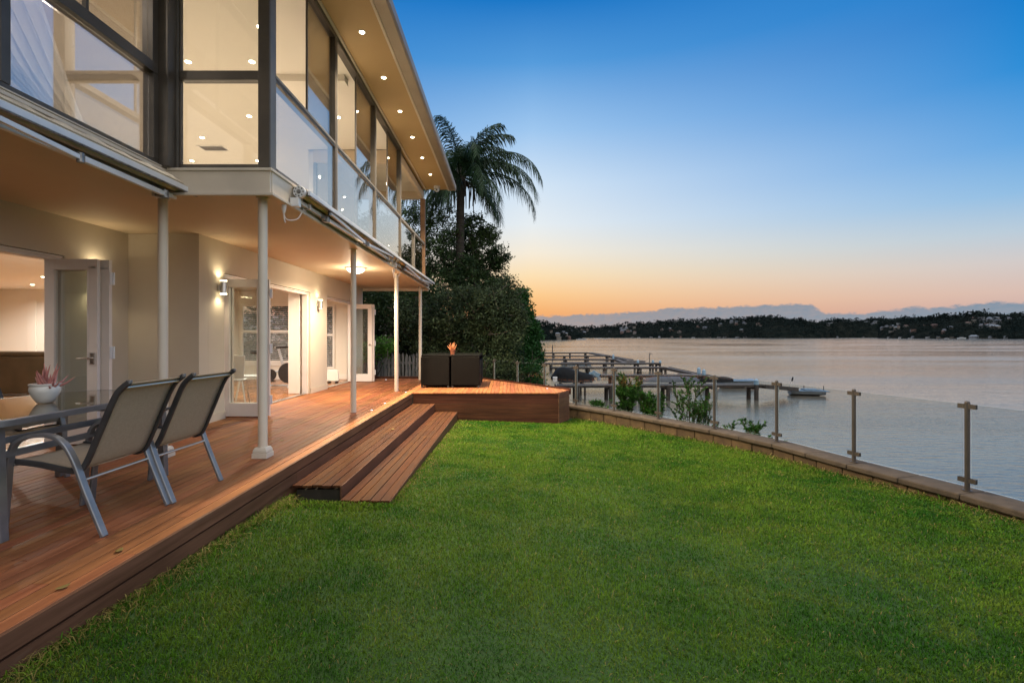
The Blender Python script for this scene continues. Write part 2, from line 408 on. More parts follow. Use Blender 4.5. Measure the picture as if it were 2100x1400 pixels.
def build_ground():
    # lawn sheet
    ys = np.arange(-6, 12.9, .2); nx = 44; V = []; F = []
    for y in ys:
        x1 = wall_x(y)+.02
        for i in range(nx): x = -2.3+(x1+2.3)*i/(nx-1); V.append((x, y, lawn_z(x, y)-.022))
    for r in range(len(ys)-1):
        for i in range(nx-1): a = r*nx+i; F.append((a, a+1, a+nx+1, a+nx))
    m, nt, N, L, P = newmat('lawn_soil')
    n1 = noise(N, L, 1.1, 5); n2 = noise(N, L, 60, 3)
    col = mixc(N, L, rmp(N, L, n1, .38, .66), (.010, .050, .003), (.028, .078, .006))
    col = mixc(N, L, rmp(N, L, n2, .4, .7), col, (.014, .040, .005))
    L.new(col, P.inputs['Base Color']); P.inputs['Roughness'].default_value = .95
    o = mesh_np('lawn', V, F, m, smooth=True); _tag(o, 'green lawn sloping between the timber deck and the stone edging', 'lawn', kind='structure')
    # land sheet falling to the shore
    def shore(y):
        if y < 11.6: return wall_x(y)+2.6
        return float(np.interp(y, [11.6, 16, 22, 33, 60, 110, 200], [4.2, 3.0, 2.2, 2.6, 3.6, 6.0, 9]))
    ys = list(np.arange(-40, 34, 1.0))+list(np.arange(34, 201, 6.0)); V = []; F = []
    offs = [-90, -45, -25, -16, -12, -9, -7, -5.5, -4.2, -3.2, -2.45, -2.1, -1.4, -.6, .1, .9, 2.5]
    for y in ys:
        s = shore(y)
        for d in offs:
            x = s+d
            z = -1.0 if d < -2.3 else float(np.interp(d, [-2.3, -1.4, .1, 2.5], [-1.25, -1.9, -3.0, -4.2]))
            if d < -2.3 and y > 14 and x < -2: z = -.35
            if d < -2.3 and y <= 14: z = -1.35
            z += .1*mnoise.noise(Vector((x*.5, y*.5, 3)))
            V.append((x, y, z))
    k = len(offs)
    for r in range(len(ys)-1):
        for i in range(k-1): a = r*k+i; F.append((a, a+1, a+k+1, a+k))
    M['soil'] = pm('garden_soil', (.03, .024, .016), (.07, .06, .035), 2.5, .95, .6, 14, spec=.1)
    o = mesh_np('ground', V, F, 'soil', smooth=True); _tag(o, 'dark garden soil bank falling from the house to the water', 'ground', kind='structure')
    # river
    m, nt, N, L, P = newmat('river_water')
    P.inputs['Base Color'].default_value = (.155, .138, .108, 1); P.inputs['Roughness'].default_value = .13; P.inputs['IOR'].default_value = 2.0
    P.inputs['Specular IOR Level'].default_value = .8
    a = noise(N, L, 2.2, 4, (.5, 1.5, 1)); b = noise(N, L, .3, 3, (.5, 1.3, 1)); c = noise(N, L, 4.5, 3, (.5, 1.5, 1))
    s1 = nd(N, 'ShaderNodeMath', operation='MULTIPLY_ADD'); L.new(b, s1.inputs[0]); s1.inputs[1].default_value = 1.1; L.new(a, s1.inputs[2])
    s2 = nd(N, 'ShaderNodeMath', operation='MULTIPLY_ADD'); L.new(c, s2.inputs[0]); s2.inputs[1].default_value = .3; L.new(s1.outputs[0], s2.inputs[2])
    bp = N.new('ShaderNodeBump'); bp.inputs['Strength'].default_value = .5; bp.inputs['Distance'].default_value = .055
    L.new(s2.outputs[0], bp.inputs['Height']); L.new(bp.outputs[0], P.inputs['Normal'])
    lanes = noise(N, L, .035, 4, (.35, 1.6, 1), .6)   # calm and ruffled lanes
    L.new(rmp(N, L, lanes, .36, .64, .28, .72), bp.inputs['Strength']); L.new(rmp(N, L, lanes, .36, .64, .07, .17), P.inputs['Roughness'])
    Z = -3.1
    o = mesh_np('water', [(-9000, -600, Z), (9000, -600, Z), (9000, 9000, Z), (-9000, 9000, Z)], [(0, 1, 2, 3)], m)
    _tag(o, 'wide calm river reflecting the dusk sky', 'water', kind='structure')
build_ground()

# ------------------------------------------------------------------ retaining wall and glass fence
def seg_pts(step, pts=WL):
    P = [Vector((x, y, 0)) for x, y in pts]; d = [0]
    for a, b in zip(P, P[1:]): d.append(d[-1]+(b-a).length)
    def at(s):
        for i in range(len(P)-1):
            if s <= d[i+1] or i == len(P)-2:
                t = (s-d[i])/(d[i+1]-d[i]); tan = (P[i+1]-P[i]).normalized()
                return P[i]+(P[i+1]-P[i])*t, tan
    return d[-1], at
def build_wall():
    t = thing('retaining_wall', 'low curved sandstone block edging wall with flat capstones beside the lawn', 'wall', (4, 7, WZ))
    L_, at = seg_pts(0)
    def smooth_tan(s):
        a, _ = at(max(s-.5, 0)); b, _ = at(min(s+.5, L_)); return (b-a).normalized()
    def run(step, gap, i0, i1, z0, z1, jit):
        mb = MB(); s = 0.
        while s < L_-.05:
            e = min(s+step, L_); p, _ = at(s+gap); q, _ = at(e-gap); tp, tq = smooth_tan(s+gap), smooth_tan(e-gap)
            n1 = Vector((tp.y, -tp.x, 0)); n2 = Vector((tq.y, -tq.x, 0)); j = random.uniform(-jit, jit)
            A = p-n1*(i0+j); B = p+n1*i1; C = q+n2*i1; D = q-n2*(i0+j)
            mb.hexa([(*A.xy, z0), (*B.xy, z0), (*C.xy, z0), (*D.xy, z0), (*A.xy, z1+j*.4), (*B.xy, z1+j*.4), (*C.xy, z1+j*.4), (*D.xy, z1+j*.4)]); s = e
        return mb
    obj('block_course', run(.39, .005, .155, .15, -.86, WZ-.066, .004), 'block', t, bevel=.008)
    obj('block_course', run(.41, .005, .155, .15, -1.7, -.862, .004), 'block', t, bevel=.008)
    obj('capstone', run(.62, .002, .19, .19, WZ-.065, WZ, .003), 'wallcap', t, bevel=.014)
build_wall()
def build_fence():
    t = thing('glass_fence', 'frameless clear glass fence on brown metal posts along the waterfront wall', 'fence', (4, 7, WZ))
    idx = WL[1:14]
    # posts every ~1.24 m at the polyline vertices from the fourth on; earlier ones follow the same rhythm
    posts = [Vector((x, y, WZ)) for x, y in [(5.60, .2), (5.52, 1.45), (5.38, 2.7), (5.14, 3.92)]+WL[4:]]
    H = .95
    for i, p in enumerate(posts):
        a = posts[max(i-1, 0)]; b = posts[min(i+1, len(posts)-1)]; tn = (b-a).normalized(); nn = Vector((tn.y, -tn.x, 0))
        mb = MB(); mb.cyl(p+Vector((0, 0, .0)), p+Vector((0, 0, H-.012)), .0235, n=14); mb.cyl(p+Vector((0, 0, H-.012)), p+Vector((0, 0, H)), .0235, .017, 14)
        mb.cyl(p, p+Vector((0, 0, .012)), .042, n=14)
        po = obj('post', mb, 'fpost', t, smooth=True)
        for zc in (.115, H-.055):
            for sgn in (-1, 1):
                cb = MB()
                if (i == 0 and sgn < 0) or (i == len(posts)-1 and sgn > 0): continue
                for u0, u1, w0, w1 in ((.020*sgn, .082*sgn, -.016, -.0045), (.020*sgn, .082*sgn, .0045, .016), (.018*sgn, .036*sgn, -.0158, .0158)):
                    q = [p+tn*u0+nn*w0, p+tn*u1+nn*w0, p+tn*u1+nn*w1, p+tn*u0+nn*w1]
                    if sgn < 0: q = [q[1], q[0], q[3], q[2]]
                    cb.hexa([(*v.xy, WZ+zc-.024) for v in q]+[(*v.xy, WZ+zc+.024) for v in q])
                obj('clamp', cb, 'fpost', po)
    for a, b in zip(posts, posts[1:]):
        tn = (b-a).normalized(); nn = Vector((tn.y, -tn.x, 0)); p = a+tn*.038; q = b-tn*.038; w = .004
        c = [p-nn*w, q-nn*w, q+nn*w, p+nn*w]; z0, z1 = WZ+.055, WZ+H-.03
        mb = MB(); vs = [(*v.xy, z0) for v in c]+[(*v.xy, z1) for v in c]
        mb.add(vs, [(0, 1, 5, 4), (2, 3, 7, 6)], 0); mb.add(vs, [(3, 2, 1, 0), (4, 5, 6, 7), (1, 2, 6, 5), (3, 0, 4, 7)], 1)
        obj('glass_panel', mb, ['fence_glass', 'edge_glass'], t)
build_fence()

# ------------------------------------------------------------------ timber deck, steps and platform
def line_y(x):   # back diagonal edge of the platform
    return 11.0+(1.376-x)/(1.376+.72)*2.8 if x > -.72 else 13.8+(-.72-x)*.15
def build_deck():
    t = thing('timber_deck', 'red brown timber deck with two steps and a raised platform above the lawn', 'deck', (-3, 6, 0))
    bw, g = .088, .005
    mb = MB(); x = -2.05
    while x > -5.12:
        x0 = x-bw; lim = 6.55 if x0 < -4.42 else 13.95
        y = -3+random.uniform(-2, 0); 
        while y < lim:
            e = min(y+random.uniform(2.4, 4.2), lim); dz = random.uniform(-.0012, .0012)
            if e > -3: mb.box(x0, x-g, max(y, -3), e-.002, -.021, dz)
            y = e
        x = x0
    obj('deck_boards', mb, 'deck', t, bevel=.0025)
    mb = MB(); x = -2.05+bw
    while x < 1.39+bw:
        x0, x1 = x-bw, min(x-g, 1.39)
        if x0 > 1.376: break
        f = lambda q: 10.41 if q < 1.07 else 10.41+(q-1.07)/(.306)*.59
        y0a, y0b, y1a, y1b = f(x0), f(x1), min(line_y(x0), 14), min(line_y(x1), 14)
        if y1b > y0b+.01 or y1a > y0a+.01:
            dz = random.uniform(-.0012, .0012); y1b = max(y1b, y0b+.005)
            mb.hexa([(x0, y0a, -.021), (x1, y0b, -.021), (x1, y1b, -.021), (x0, y1a, -.021), (x0, y0a, dz), (x1, y0b, dz), (x1, y1b, dz), (x0, y1a, dz)])
        x += bw
    obj('platform_boards', mb, 'deck', t, bevel=.0025)
    mb = MB()   # vertical edge boards of the deck, two deep
    for i, (z0, z1, pr) in enumerate(((-.094, -.002, .0), (-.205, -.108, -.004), (-.33, -.212, -.03))):
        y = -3.2
        while y < 10.39:
            e = min(y+random.uniform(3.2, 4.8), 10.39); mb.box(-2.046-.02, -2.046+.012+pr, y, e-.003, z0, z1); y = e
    obj('edge_boards', mb, 'fascia_t', t, bevel=.003)
    def sl(za, zb, y): return za+(zb-za)*(y-4.5)/(10.43-4.5)
    def tread(x0, x1, ya, za, zb, n):
        mb = MB(); w = (x1-x0)/n
        for i in range(n):
            a, b = x0+i*w+.003, x0+(i+1)*w-.003; y0 = ya+random.uniform(-.012, .012); y1 = 10.388
            for (p, q) in ((y0, y0+random.uniform(2.2, 3.6)), (None, y1)):
                if p is None: p = q0+.002
                q0 = q; zA, zB = sl(za, zb, p), sl(za, zb, q); d = random.uniform(-.002, .002)
                mb.hexa([(a, p, zA-.022), (b, p, zA-.022), (b, q, zB-.022), (a, q, zB-.022), (a, p, zA+d), (b, p, zA+d), (b, q, zB+d), (a, q, zB+d)])
        return mb
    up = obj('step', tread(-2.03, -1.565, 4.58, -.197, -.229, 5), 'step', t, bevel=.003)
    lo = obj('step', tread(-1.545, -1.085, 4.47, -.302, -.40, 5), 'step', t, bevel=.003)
    mb = MB()
    def rz(x, ya, za, zb, h0, h1, th=.02):
        y1 = 10.385; A, B = sl(za, zb, ya), sl(za, zb, y1)
        mb.hexa([(x-th, ya, h0), (x, ya, h0), (x, y1, h1), (x-th, y1, h1), (x-th, ya, A), (x, ya, A), (x, y1, B), (x-th, y1, B)])
    rz(-1.561, 4.58, -.199, -.231, -.40, -.45); obj('riser', mb, 'fascia_t', up, bevel=.003)
    mb = MB(); rz(-1.081, 4.47, -.307, -.405, -.6, -.75); obj('riser', mb, 'fascia_t', lo, bevel=.003)
    mb = MB(); mb.box(-2.02, -1.59, 4.66, 10.3, -.5, -.26); mb.box(-1.54, -1.11, 4.55, 10.3, -.7, -.43); obj('bearer', mb, 'pile', t)  # dark blocks fill the hollow steps, standing in for the shade inside
    mb = MB()
    zt = -.022
    for i in range(6):
        z1 = zt-i*.108; z0 = z1-.104; j = random.uniform(-.003, .003)
        xl = -2.03; mb.box(xl, 1.07+j, 10.425, 10.447, z0, z1)
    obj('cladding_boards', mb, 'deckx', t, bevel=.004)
    mb = MB()
    for i in range(6):
        z1 = zt-i*.108; z0 = z1-.104; a = Vector((1.078, 10.43, 0)); b = Vector((1.372, 10.995, 0)); n = Vector((b-a)).normalized(); n = Vector((n.y, -n.x, 0))*.02
        c = [a, a+n*.8, b+n*.8, b]; c = [a-n*.4, a+n*.6, b+n*.6, b-n*.4]
        mb.hexa([(*v.xy, z0) for v in c]+[(*v.xy, z1) for v in c])
        a = Vector((1.372, 11.0, 0)); b = Vector((-.72, 13.8, 0)); n = (b-a).normalized(); n = Vector((n.y, -n.x, 0))*.02
        c = [a-n, a+n*.2, b+n*.2, b-n]; mb.hexa([(*v.xy, z0) for v in c]+[(*v.xy, z1) for v in c])
    obj('cladding_boards', mb, 'fascia_t', t, bevel=.004)
    mb = MB()   # raised dark border board round the far edge
    a = Vector((1.40, 11.0, 0)); b = Vector((-.72, 13.83, 0)); n = (b-a).normalized(); n = Vector((n.y, -n.x, 0))*.03
    mb.hexa([(*v.xy, z) for z in (-.1, .035) for v in (a, a+n, b+n, b)])
    mb.box(-4.16, -.72, 13.97, 14.03, -.3, .06)
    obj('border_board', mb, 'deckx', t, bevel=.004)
build_deck()
#@@ HOUSE
# ------------------------------------------------------------------ house
HOUSE = thing('house', 'two storey cream rendered house with glazed upper floor lit at dusk', 'house', (-4.2, 7, 0))
def hp(name, mb, mats, **k): return obj(name, mb, mats, HOUSE, **k)
CZ = 2.58
def build_house():
    # ---- ground floor walls
    w = MB(); w.box(-4.36, -4.16, 6.762, 7.15, 0, CZ); w.box(-4.36, -4.16, 10.26, 11.2, 0, CZ); w.box(-4.36, -4.16, 13.2, 13.95, 0, CZ)
    w.box(-4.36, -4.16, 7.15, 10.26, 2.13, CZ); w.box(-4.36, -4.16, 11.2, 13.2, 2.13, CZ)
    w.box(-5.11, -4.16, 6.56, 6.76, 0, CZ)
    objs('wall', w, 'wall', HOUSE)
    w = MB(); w.box(-5.31, -5.112, 5.62, 6.76, 0, CZ); w.box(-5.31, -5.112, 1.0, 5.62, 2.13, CZ); w.box(-5.31, -5.112, -4, 1.0, 0, CZ)
    hp('wall', w, 'wall')
    w = MB()
    for a, b in ((6.74, 7.15), (10.255, 11.205), (13.195, 13.96)):
        w.box(-4.158, -4.142, a, b, 0, .11); w.box(-4.158, -4.146, a, b, .112, .124)
    w.box(-5.11, -4.142, 6.542, 6.558, 0, .11)
    w.box(-5.11, -5.094, 5.615, 6.54, 0, .11); objs('skirting', w, 'trim', HOUSE, bevel=.003)
    # ---- veranda ceiling
    s = MB(); s.box(-5.31, -3.3, -4, 6.56, CZ+.001, CZ+.05); s.box(-3.298, -2.3, 4.7, 6.56, CZ+.001, CZ+.05); s.box(-4.36, -2.3, 6.562, 13.95, CZ+.001, CZ+.05)
    hp('veranda_ceiling', s, 'soffit')
    # ---- fascia of the upper floor
    f = MB(); f.box(-3.28, -2.28, 4.672, 4.698, 2.56, 2.80); f.box(-2.298, -2.272, 4.70, 13.96, 2.56, 2.80); f.box(-3.298, -3.272, -4, 4.67, 2.56, 2.80)
    f.box(-5.3, -2.28, 13.962, 13.99, 2.50, 2.80)
    hp('fascia', f, 'trim', bevel=.004)
    f = MB(); f.box(-3.24, -2.24, 4.640, 4.671, 2.545, 2.575); f.box(-2.271, -2.24, 4.672, 13.96, 2.545, 2.575); f.box(-3.271, -3.24, -4, 4.639, 2.545, 2.575)
    f.box(-3.26, -2.26, 4.655, 4.671, 2.785, 2.812); f.box(-2.271, -2.258, 4.672, 13.96, 2.785, 2.812)
    objs('moulding', f, 'trim', HOUSE, bevel=.004)
    # ---- upper floor slab, ceilings, back walls
    u = MB(); u.box(-12, -3.32, -4, 13.94, 2.64, 2.79); u.box(-3.318, -2.302, 4.72, 13.94, 2.64, 2.79); hp('floor', u, 'roomfloor')
    c = MB(); c.box(-12, -2.36, -4, 10.44, 5.20, 5.24); c.box(-12, -4.3, 10.442, 13.4, 5.20, 5.24); hp('ceiling', c, 'room')
    c = MB(); c.box(-4.298, -2.36, 10.56, 13.4, 5.19, 5.23); hp('ceiling', c, 'trim')
    b = MB(); b.box(-12.2, -12.002, -4, 13.6, 2.8, 5.2); b.box(-12, -4.3, 13.4, 13.6, 2.8, 5.2); b.box(-12, -3.4, -4.2, -4.002, 2.8, 5.2)
    b.box(-4.30, -4.18, 10.52, 13.6, 2.8, 5.19); b.box(-8.0, -7.9, 8.6, 13.39, 2.8, 5.19)
    hp('room_wall', b, 'room')
    b = MB(); b.box(-4.18, -2.36, 10.44, 10.56, 4.93, 5.19); b.box(-4.18, -2.34, 13.4, 13.56, 5.0, 5.22); b.box(-2.42, -2.34, 10.56, 13.4, 5.02, 5.19); objs('beam', b, 'soffit', HOUSE, bevel=.004)
    b = MB(); b.box(-11.9, -2.5, 7.45, 7.62, 5.10, 5.199); b.box(-5.6, -5.42, -3.9, 7.45, 5.10, 5.199); objs('ceiling_beam', b, 'room', HOUSE)
    # ---- ground floor rooms
    r = MB(); r.box(-7.6, -4.36, 6.76, 13.7, -.02, .004); r.box(-14, -5.112, -4, 6.70, -.02, .002); r.box(-14, -7.62, 6.70, 14, -.02, .002); r.box(-7.62, -6.2, 6.70, 8.2, -.02, .002)
    hp('room_floor', r, 'floor_in')
    r = MB(); r.box(-7.6, -4.37, 6.762, 13.7, 2.50, 2.54); r.box(-14, -5.32, -4, 6.70, 2.50, 2.54); r.box(-14, -7.62, 6.702, 14, 2.50, 2.54); r.box(-7.618, -6.2, 6.702, 8.2, 2.50, 2.54); hp('room_ceiling', r, 'roomwhite')
    r = MB(); r.box(-6.2, -5.312, 6.62, 6.70, 0, 2.5); r.box(-6.25, -6.17, 6.702, 8.2, 0, 2.5); r.box(-7.6, -6.25, 8.12, 8.2, 0, 2.5); r.box(-7.65, -7.57, 8.2, 13.7, 0, 2.5)
    r.box(-7.6, -5.84, 13.7, 13.8, 0, .47); r.box(-7.6, -5.84, 13.7, 13.8, 2.12, 2.5); r.box(-5.98, -5.60, 13.7, 13.8, .47, 2.12); r.box(-5.82, -4.37, 13.7, 13.8, 0, .30); r.box(-5.82, -4.37, 13.7, 13.8, 2.10, 2.5); r.box(-4.86, -4.37, 13.7, 13.8, .30, 2.10); r.box(-7.6, -7.5, 13.7, 13.8, .47, 2.12)
    r.box(-14.2, -14, -4, 14, 0, 2.5); r.box(-14, -5.32, -4.2, -4, 0, 2.5)
    hp('room_wall', r, 'room')
    r = MB(); r.box(-14, -7.66, 13.4, 13.6, 0, 2.5); hp('room_wall', r, 'roomwhite')
    r = MB(); r.box(-11.72, -11.58, 12.9, 13.395, 0, 2.5); r.box(-13.2, -12.95, 13.36, 13.398, 0, 2.2); objs('door_jamb', r, 'roomwhite', HOUSE, bevel=.004)
    r = MB(); r.box(-7.56, -4.4, 13.682, 13.698, 0, .14); r.box(-7.6, -5.6, 13.67, 13.698, .38, .47); r.box(-5.85, -4.82, 13.67, 13.698, .24, .30); r.box(-4.60, -4.362, 10.2, 10.26, .01, 2.48); objs('sill', r, 'roomwhite', HOUSE, bevel=.003)
    # louvred windows in the end wall of the gym room
    for x0, x1, z0, z1 in ((-7.5, -5.98, .47, 2.12), (-5.60, -4.86, .30, 2.10)):
        f = MB(); f.box(x0, x1, 13.66, 13.72, z1-.07, z1); f.box(x0, x1, 13.66, 13.72, z0, z0+.06); f.box(x0, x0+.06, 13.66, 13.72, z0+.06, z1-.07); f.box(x1-.06, x1, 13.66, 13.72, z0+.06, z1-.07)
        zm = (z0+z1)/2+.05; f.box(x0+.06, x1-.06, 13.665, 13.715, zm-.04, zm+.04)
        wo = hp('window', f, 'roomwhite', bevel=.003)
        l = MB(); z = z0+.09
        while z < z1-.1:
            if abs(z-zm) > .06: l.hexa([(x0+.07, 13.662, z), (x1-.07, 13.662, z), (x1-.07, 13.70, z+.008), (x0+.07, 13.70, z+.008), (x0+.07, 13.66, z+.004), (x1-.07, 13.66, z+.004), (x1-.07, 13.698, z+.014), (x0+.07, 13.698, z+.014)])
            z += .055
        obj('louvre', l, 'roomwhite', wo)
        g = MB(); g.box(x0+.05, x1-.05, 13.745, 13.75, z0+.05, z1-.06); obj('pane', g, 'pane_front', wo)
    # ---- frames round the door openings
    def dframe(x, y0, y1, z1, d=.11):
        f = MB(); f.box(x-d, x, y0, y0+.06, 0, z1-.06); f.box(x-d, x, y1-.06, y1, 0, z1-.06); f.box(x-d, x, y0, y1, z1-.06, z1)
        f.box(x-.03, x+.018, y0-.0, y1+.0, z1-.028, z1-.004); f.box(x-d, x-.01, y0+.06, y1-.06, 0.001, .016, 1)
        return hp('door_frame', f, ['white', 'steel'], bevel=.003)
    dframe(-4.20, 7.152, 10.258, 2.128); dframe(-4.20, 11.202, 13.198, 2.128); dframe(-5.15, 1.002, 5.618, 2.128)
    # ---- posts
    for x, y, pl in ((-2.445, 4.86, 1), (-3.44, 4.86, 1), (-2.455, 7.74, 0), (-2.45, 10.70, 0), (-2.45, 13.6, 0)):
        p = MB(); p.cyl((x, y, .0), (x, y, CZ), .044, n=22); p.cyl((x, y, CZ-.012), (x, y, CZ-.001), .062, n=22)
        po = hp('veranda_post', p, 'post', smooth=True)
        if pl:
            q = MB(); q.box(x-.075, x+.075, y-.075, y+.075, 0, .05); q.box(x-.068, x+.068, y-.068, y+.068, .052, .075)
            q.hexa([(x-.068, y-.068, .076), (x+.068, y-.068, .076), (x+.068, y+.068, .076), (x-.068, y+.068, .076), (x-.053, y-.053, .105), (x+.053, y-.053, .105), (x+.053, y+.053, .105), (x-.053, y+.053, .105)])
            obj('plinth', q, 'post', po, bevel=.004)
    # ---- upper glazing, side facade (plane x = -2.30)
    X0, X1 = -2.40, -2.30; ZS, ZR, ZH = 2.812, 3.76, 5.195
    ys = [4.82, 6.53, 8.46, 10.44]
    c = MB(); c.box(-2.412, -2.302, 4.702, 4.818, ZS, 5.26); c.box(-2.398, -2.296, 4.712, 4.83, ZS, 5.258, 1); hp('corner_post', c, ['bronze', 'bronze_out'], bevel=.003)
    for i in range(3):
        a, b = ys[i], ys[i+1]
        f = MB(); f.box(X0, X1, b-.045, b+.035, ZS, 5.26); f.box(X1, X1+.006, b-.012, b+.037, ZS, 5.26, 1)
        f.box(X0, X1, a+(.002 if i == 0 else .037), b-.047, ZS, ZS+.055); f.box(X1, X1+.006, a+.04, b-.047, ZS, ZS+.05, 1)
        f.box(X0, X1, a+(.002 if i == 0 else .037), b-.047, ZR-.04, ZR+.02); f.box(X1, X1+.008, a, b-.047, ZR-.01, ZR+.022, 1)
        f.box(X0, X1, a+(.002 if i == 0 else .037), b-.047, ZH-.02, 5.26)
        wo = hp('window', f, ['bronze', 'bronze_out'], bevel=.002)
        g = MB(); g.box(-2.325, -2.319, a+.005, b-.046, ZS+.056, ZR-.041); obj('lower_pane', g, 'pane_low', wo)
        m_ = (a+b)/2+.02
        g = MB(); g.box(-2.345, -2.339, m_, b-.046, ZR+.021, ZH-.021); obj('upper_pane', g, 'pane_up', wo)
        g = MB(); g.box(-2.356, -2.335, m_-.022, m_-.001, ZR+.021, ZH-.021); g.box(-2.35, -2.33, m_, b-.047, ZR+.021, ZR+.04); obj('sash_stile', g, 'bronze', wo)
        g = MB(); g.box(-2.375, -2.369, m_+.03, b-.046, ZR+.021, ZH-.021); obj('sliding_pane', g, 'pane_up', wo)
    # loggia balustrade beyond the last bay
    f = MB(); f.box(X0+.02, X1, 10.478, 13.44, ZR-.03, ZR+.02); f.box(X0+.02, X1, 10.478, 13.44, ZS, ZS+.05)
    f.box(X0+.02, X1, 11.98, 12.06, ZS+.052, ZR-.032); rail = hp('balustrade', f, 'bronze_out', bevel=.002)
    for a, b in ((10.48, 11.979), (12.061, 13.44)):
        g = MB(); g.box(-2.34, -2.334, a, b, ZS+.052, ZR-.032); obj('pane', g, 'pane_up', rail)
    f = MB(); f.box(-2.42, -2.296, 13.442, 13.56, ZS, 5.0); hp('loggia_post', f, 'loggia', bevel=.004)
    f = MB(); f.box(-4.18, -2.42, 13.45, 13.5, ZR-.03, ZR+.02); f.box(-4.18, -2.42, 13.45, 13.5, ZS, ZS+.05); r2 = hp('balustrade', f, 'bronze_out')
    g = MB(); g.box(-4.17, -2.43, 13.47, 13.476, ZS+.052, ZR-.032); obj('pane', g, 'pane_up', r2)
    f = MB(); f.box(-4.18, -4.12, 10.46, 10.54, ZS, 4.93); f.box(-4.12, -2.40, 10.46, 10.54, ZS, ZS+.05); f.box(-3.3, -3.24, 10.46, 10.54, ZS+.05, 4.93); wo = hp('window', f, 'bronze')
    g = MB(); g.box(-4.12, -3.3, 10.497, 10.503, ZS+.05, 4.93); obj('pane', g, 'pane_front', wo)
    # ---- upper glazing, front face (plane y = 4.70)
    f = MB(); f.box(-3.402, -3.21, 4.60, 4.78, ZS, 5.26); f.box(-3.209, -3.185, 4.705, 4.76, ZS, 5.26, 1); f.box(-3.184, -3.166, 4.715, 4.755, ZS, 5.26)
    hp('corner_post', f, ['bronze', 'bronze_out'], bevel=.003)
    f = MB(); f.box(-3.164, -2.414, 4.704, 4.78, ZS, ZS+.05); f.box(-3.164, -2.414, 4.704, 4.78, 3.675, 3.765); f.box(-3.164, -2.414, 4.704, 4.78, ZH-.02, 5.26)
    wo = hp('window', f, 'bronze', bevel=.003)
    g = MB(); g.box(-3.164, -2.414, 4.738, 4.744, ZS+.051, 3.674); obj('lower_pane', g, 'pane_front', wo)
    g = MB(); g.box(-3.164, -2.414, 4.738, 4.744, 3.766, ZH-.021); obj('upper_pane', g, 'pane_front', wo)
    # ---- upper glazing, left part (plane x = -3.30)
    X0, X1 = -3.40, -3.30
    f = MB(); f.box(X0, X1, -4, 4.598, 2.785, 2.862); f.box(X0, X1+.004, -4, 4.598, 3.66, 3.76); f.box(X0, X1, -4, 4.598, ZH-.02, 5.26)
    f.box(X0, X1+.002, 3.17, 3.235, 2.864, 3.658); f.box(X0, X1+.002, 4.54, 4.5995, 2.864, 3.658); f.box(X0, X1, 4.53, 4.5995, 3.762, ZH-.022); f.box(X0+.03, X1-.03, 3.85, 3.875, 3.762, ZH-.022)
    f.box(X0, X1, 1.6, 1.67, 2.864, 3.658); f.box(X0, X1, 2.35, 2.42, 3.762, ZH-.022)
    wo = hp('window', f, 'bronze', bevel=.003)
    g = MB(); g.box(X1-.05, X1-.044, 3.236, 4.539, 2.864, 3.658); obj('lower_pane', g, 'pane_left', wo)
    g = MB(); g.box(X1-.05, X1-.044, 3.876, 4.529, 3.762, ZH-.022); obj('upper_pane', g, 'pane_left', wo)
    g = MB(); g.box(X1-.07, X1-.064, 2.42, 3.849, 3.762, ZH-.022); obj('upper_pane', g, 'pane_left', wo)
    g = MB(); g.box(X1-.05, X1-.044, 1.67, 3.169, 2.864, 3.658); obj('lower_pane', g, 'pane_left', wo)
    # sill ledges under the left glazing
    f = MB(); f.box(-3.298, -3.262, -4, 4.60, 2.8005, 2.812); f.box(-3.271, -3.25, -4, 4.60, 2.76, 2.784); objs('sill', f, 'trim', HOUSE, bevel=.003)
    # ---- eaves and roof
    e = MB(); e.box(-2.36, -1.625, 1.5, 13.5, 5.262, 5.30); e.box(-4.3, -2.362, -4, 4.60, 5.262, 5.30); e.box(-4.3, -2.362, 13.41, 13.56, 5.24, 5.30); hp('eave_soffit', e, 'eave')
    e = MB(); e.box(-2.295, -2.262, 4.83, 13.5, 5.235, 5.261); e.box(-1.665, -1.626, 1.5, 13.5, 5.236, 5.261); objs('eave_moulding', e, 'trim', HOUSE, bevel=.004)
    e = MB()
    prof = [(-1.62, 5.235), (-1.47, 5.235), (-1.44, 5.262), (-1.435, 5.37), (-1.455, 5.37), (-1.455, 5.33), (-1.62, 5.33)]
    k = len(prof); vs = [(x, y, z) for y in (1.5, 13.53) for x, z in prof]
    e.add(vs, [tuple(range(k)), tuple(range(2*k-1, k-1, -1))]+[(i, k+i, k+(i+1) % k, (i+1) % k) for i in range(k)])
    hp('gutter', e, 'gutter')
    e = MB()
    e.add([(-1.46, -4.3, 5.34), (-1.46, 13.6, 5.34), (-12.4, 13.6, 5.34), (-12.4, -4.3, 5.34), (-1.46, -4.3, 5.37), (-1.46, 13.6, 5.37), (-7, 13.6, 6.0), (-7, -4.3, 6.0), (-12.4, 13.6, 5.37), (-12.4, -4.3, 5.37)],
          [(0, 1, 2, 3), (4, 7, 6, 5), (7, 9, 8, 6), (0, 4, 5, 1), (1, 5, 6, 8, 2), (2, 8, 9, 3), (3, 9, 7, 4, 0)])
    hp('roof', e, 'roof')
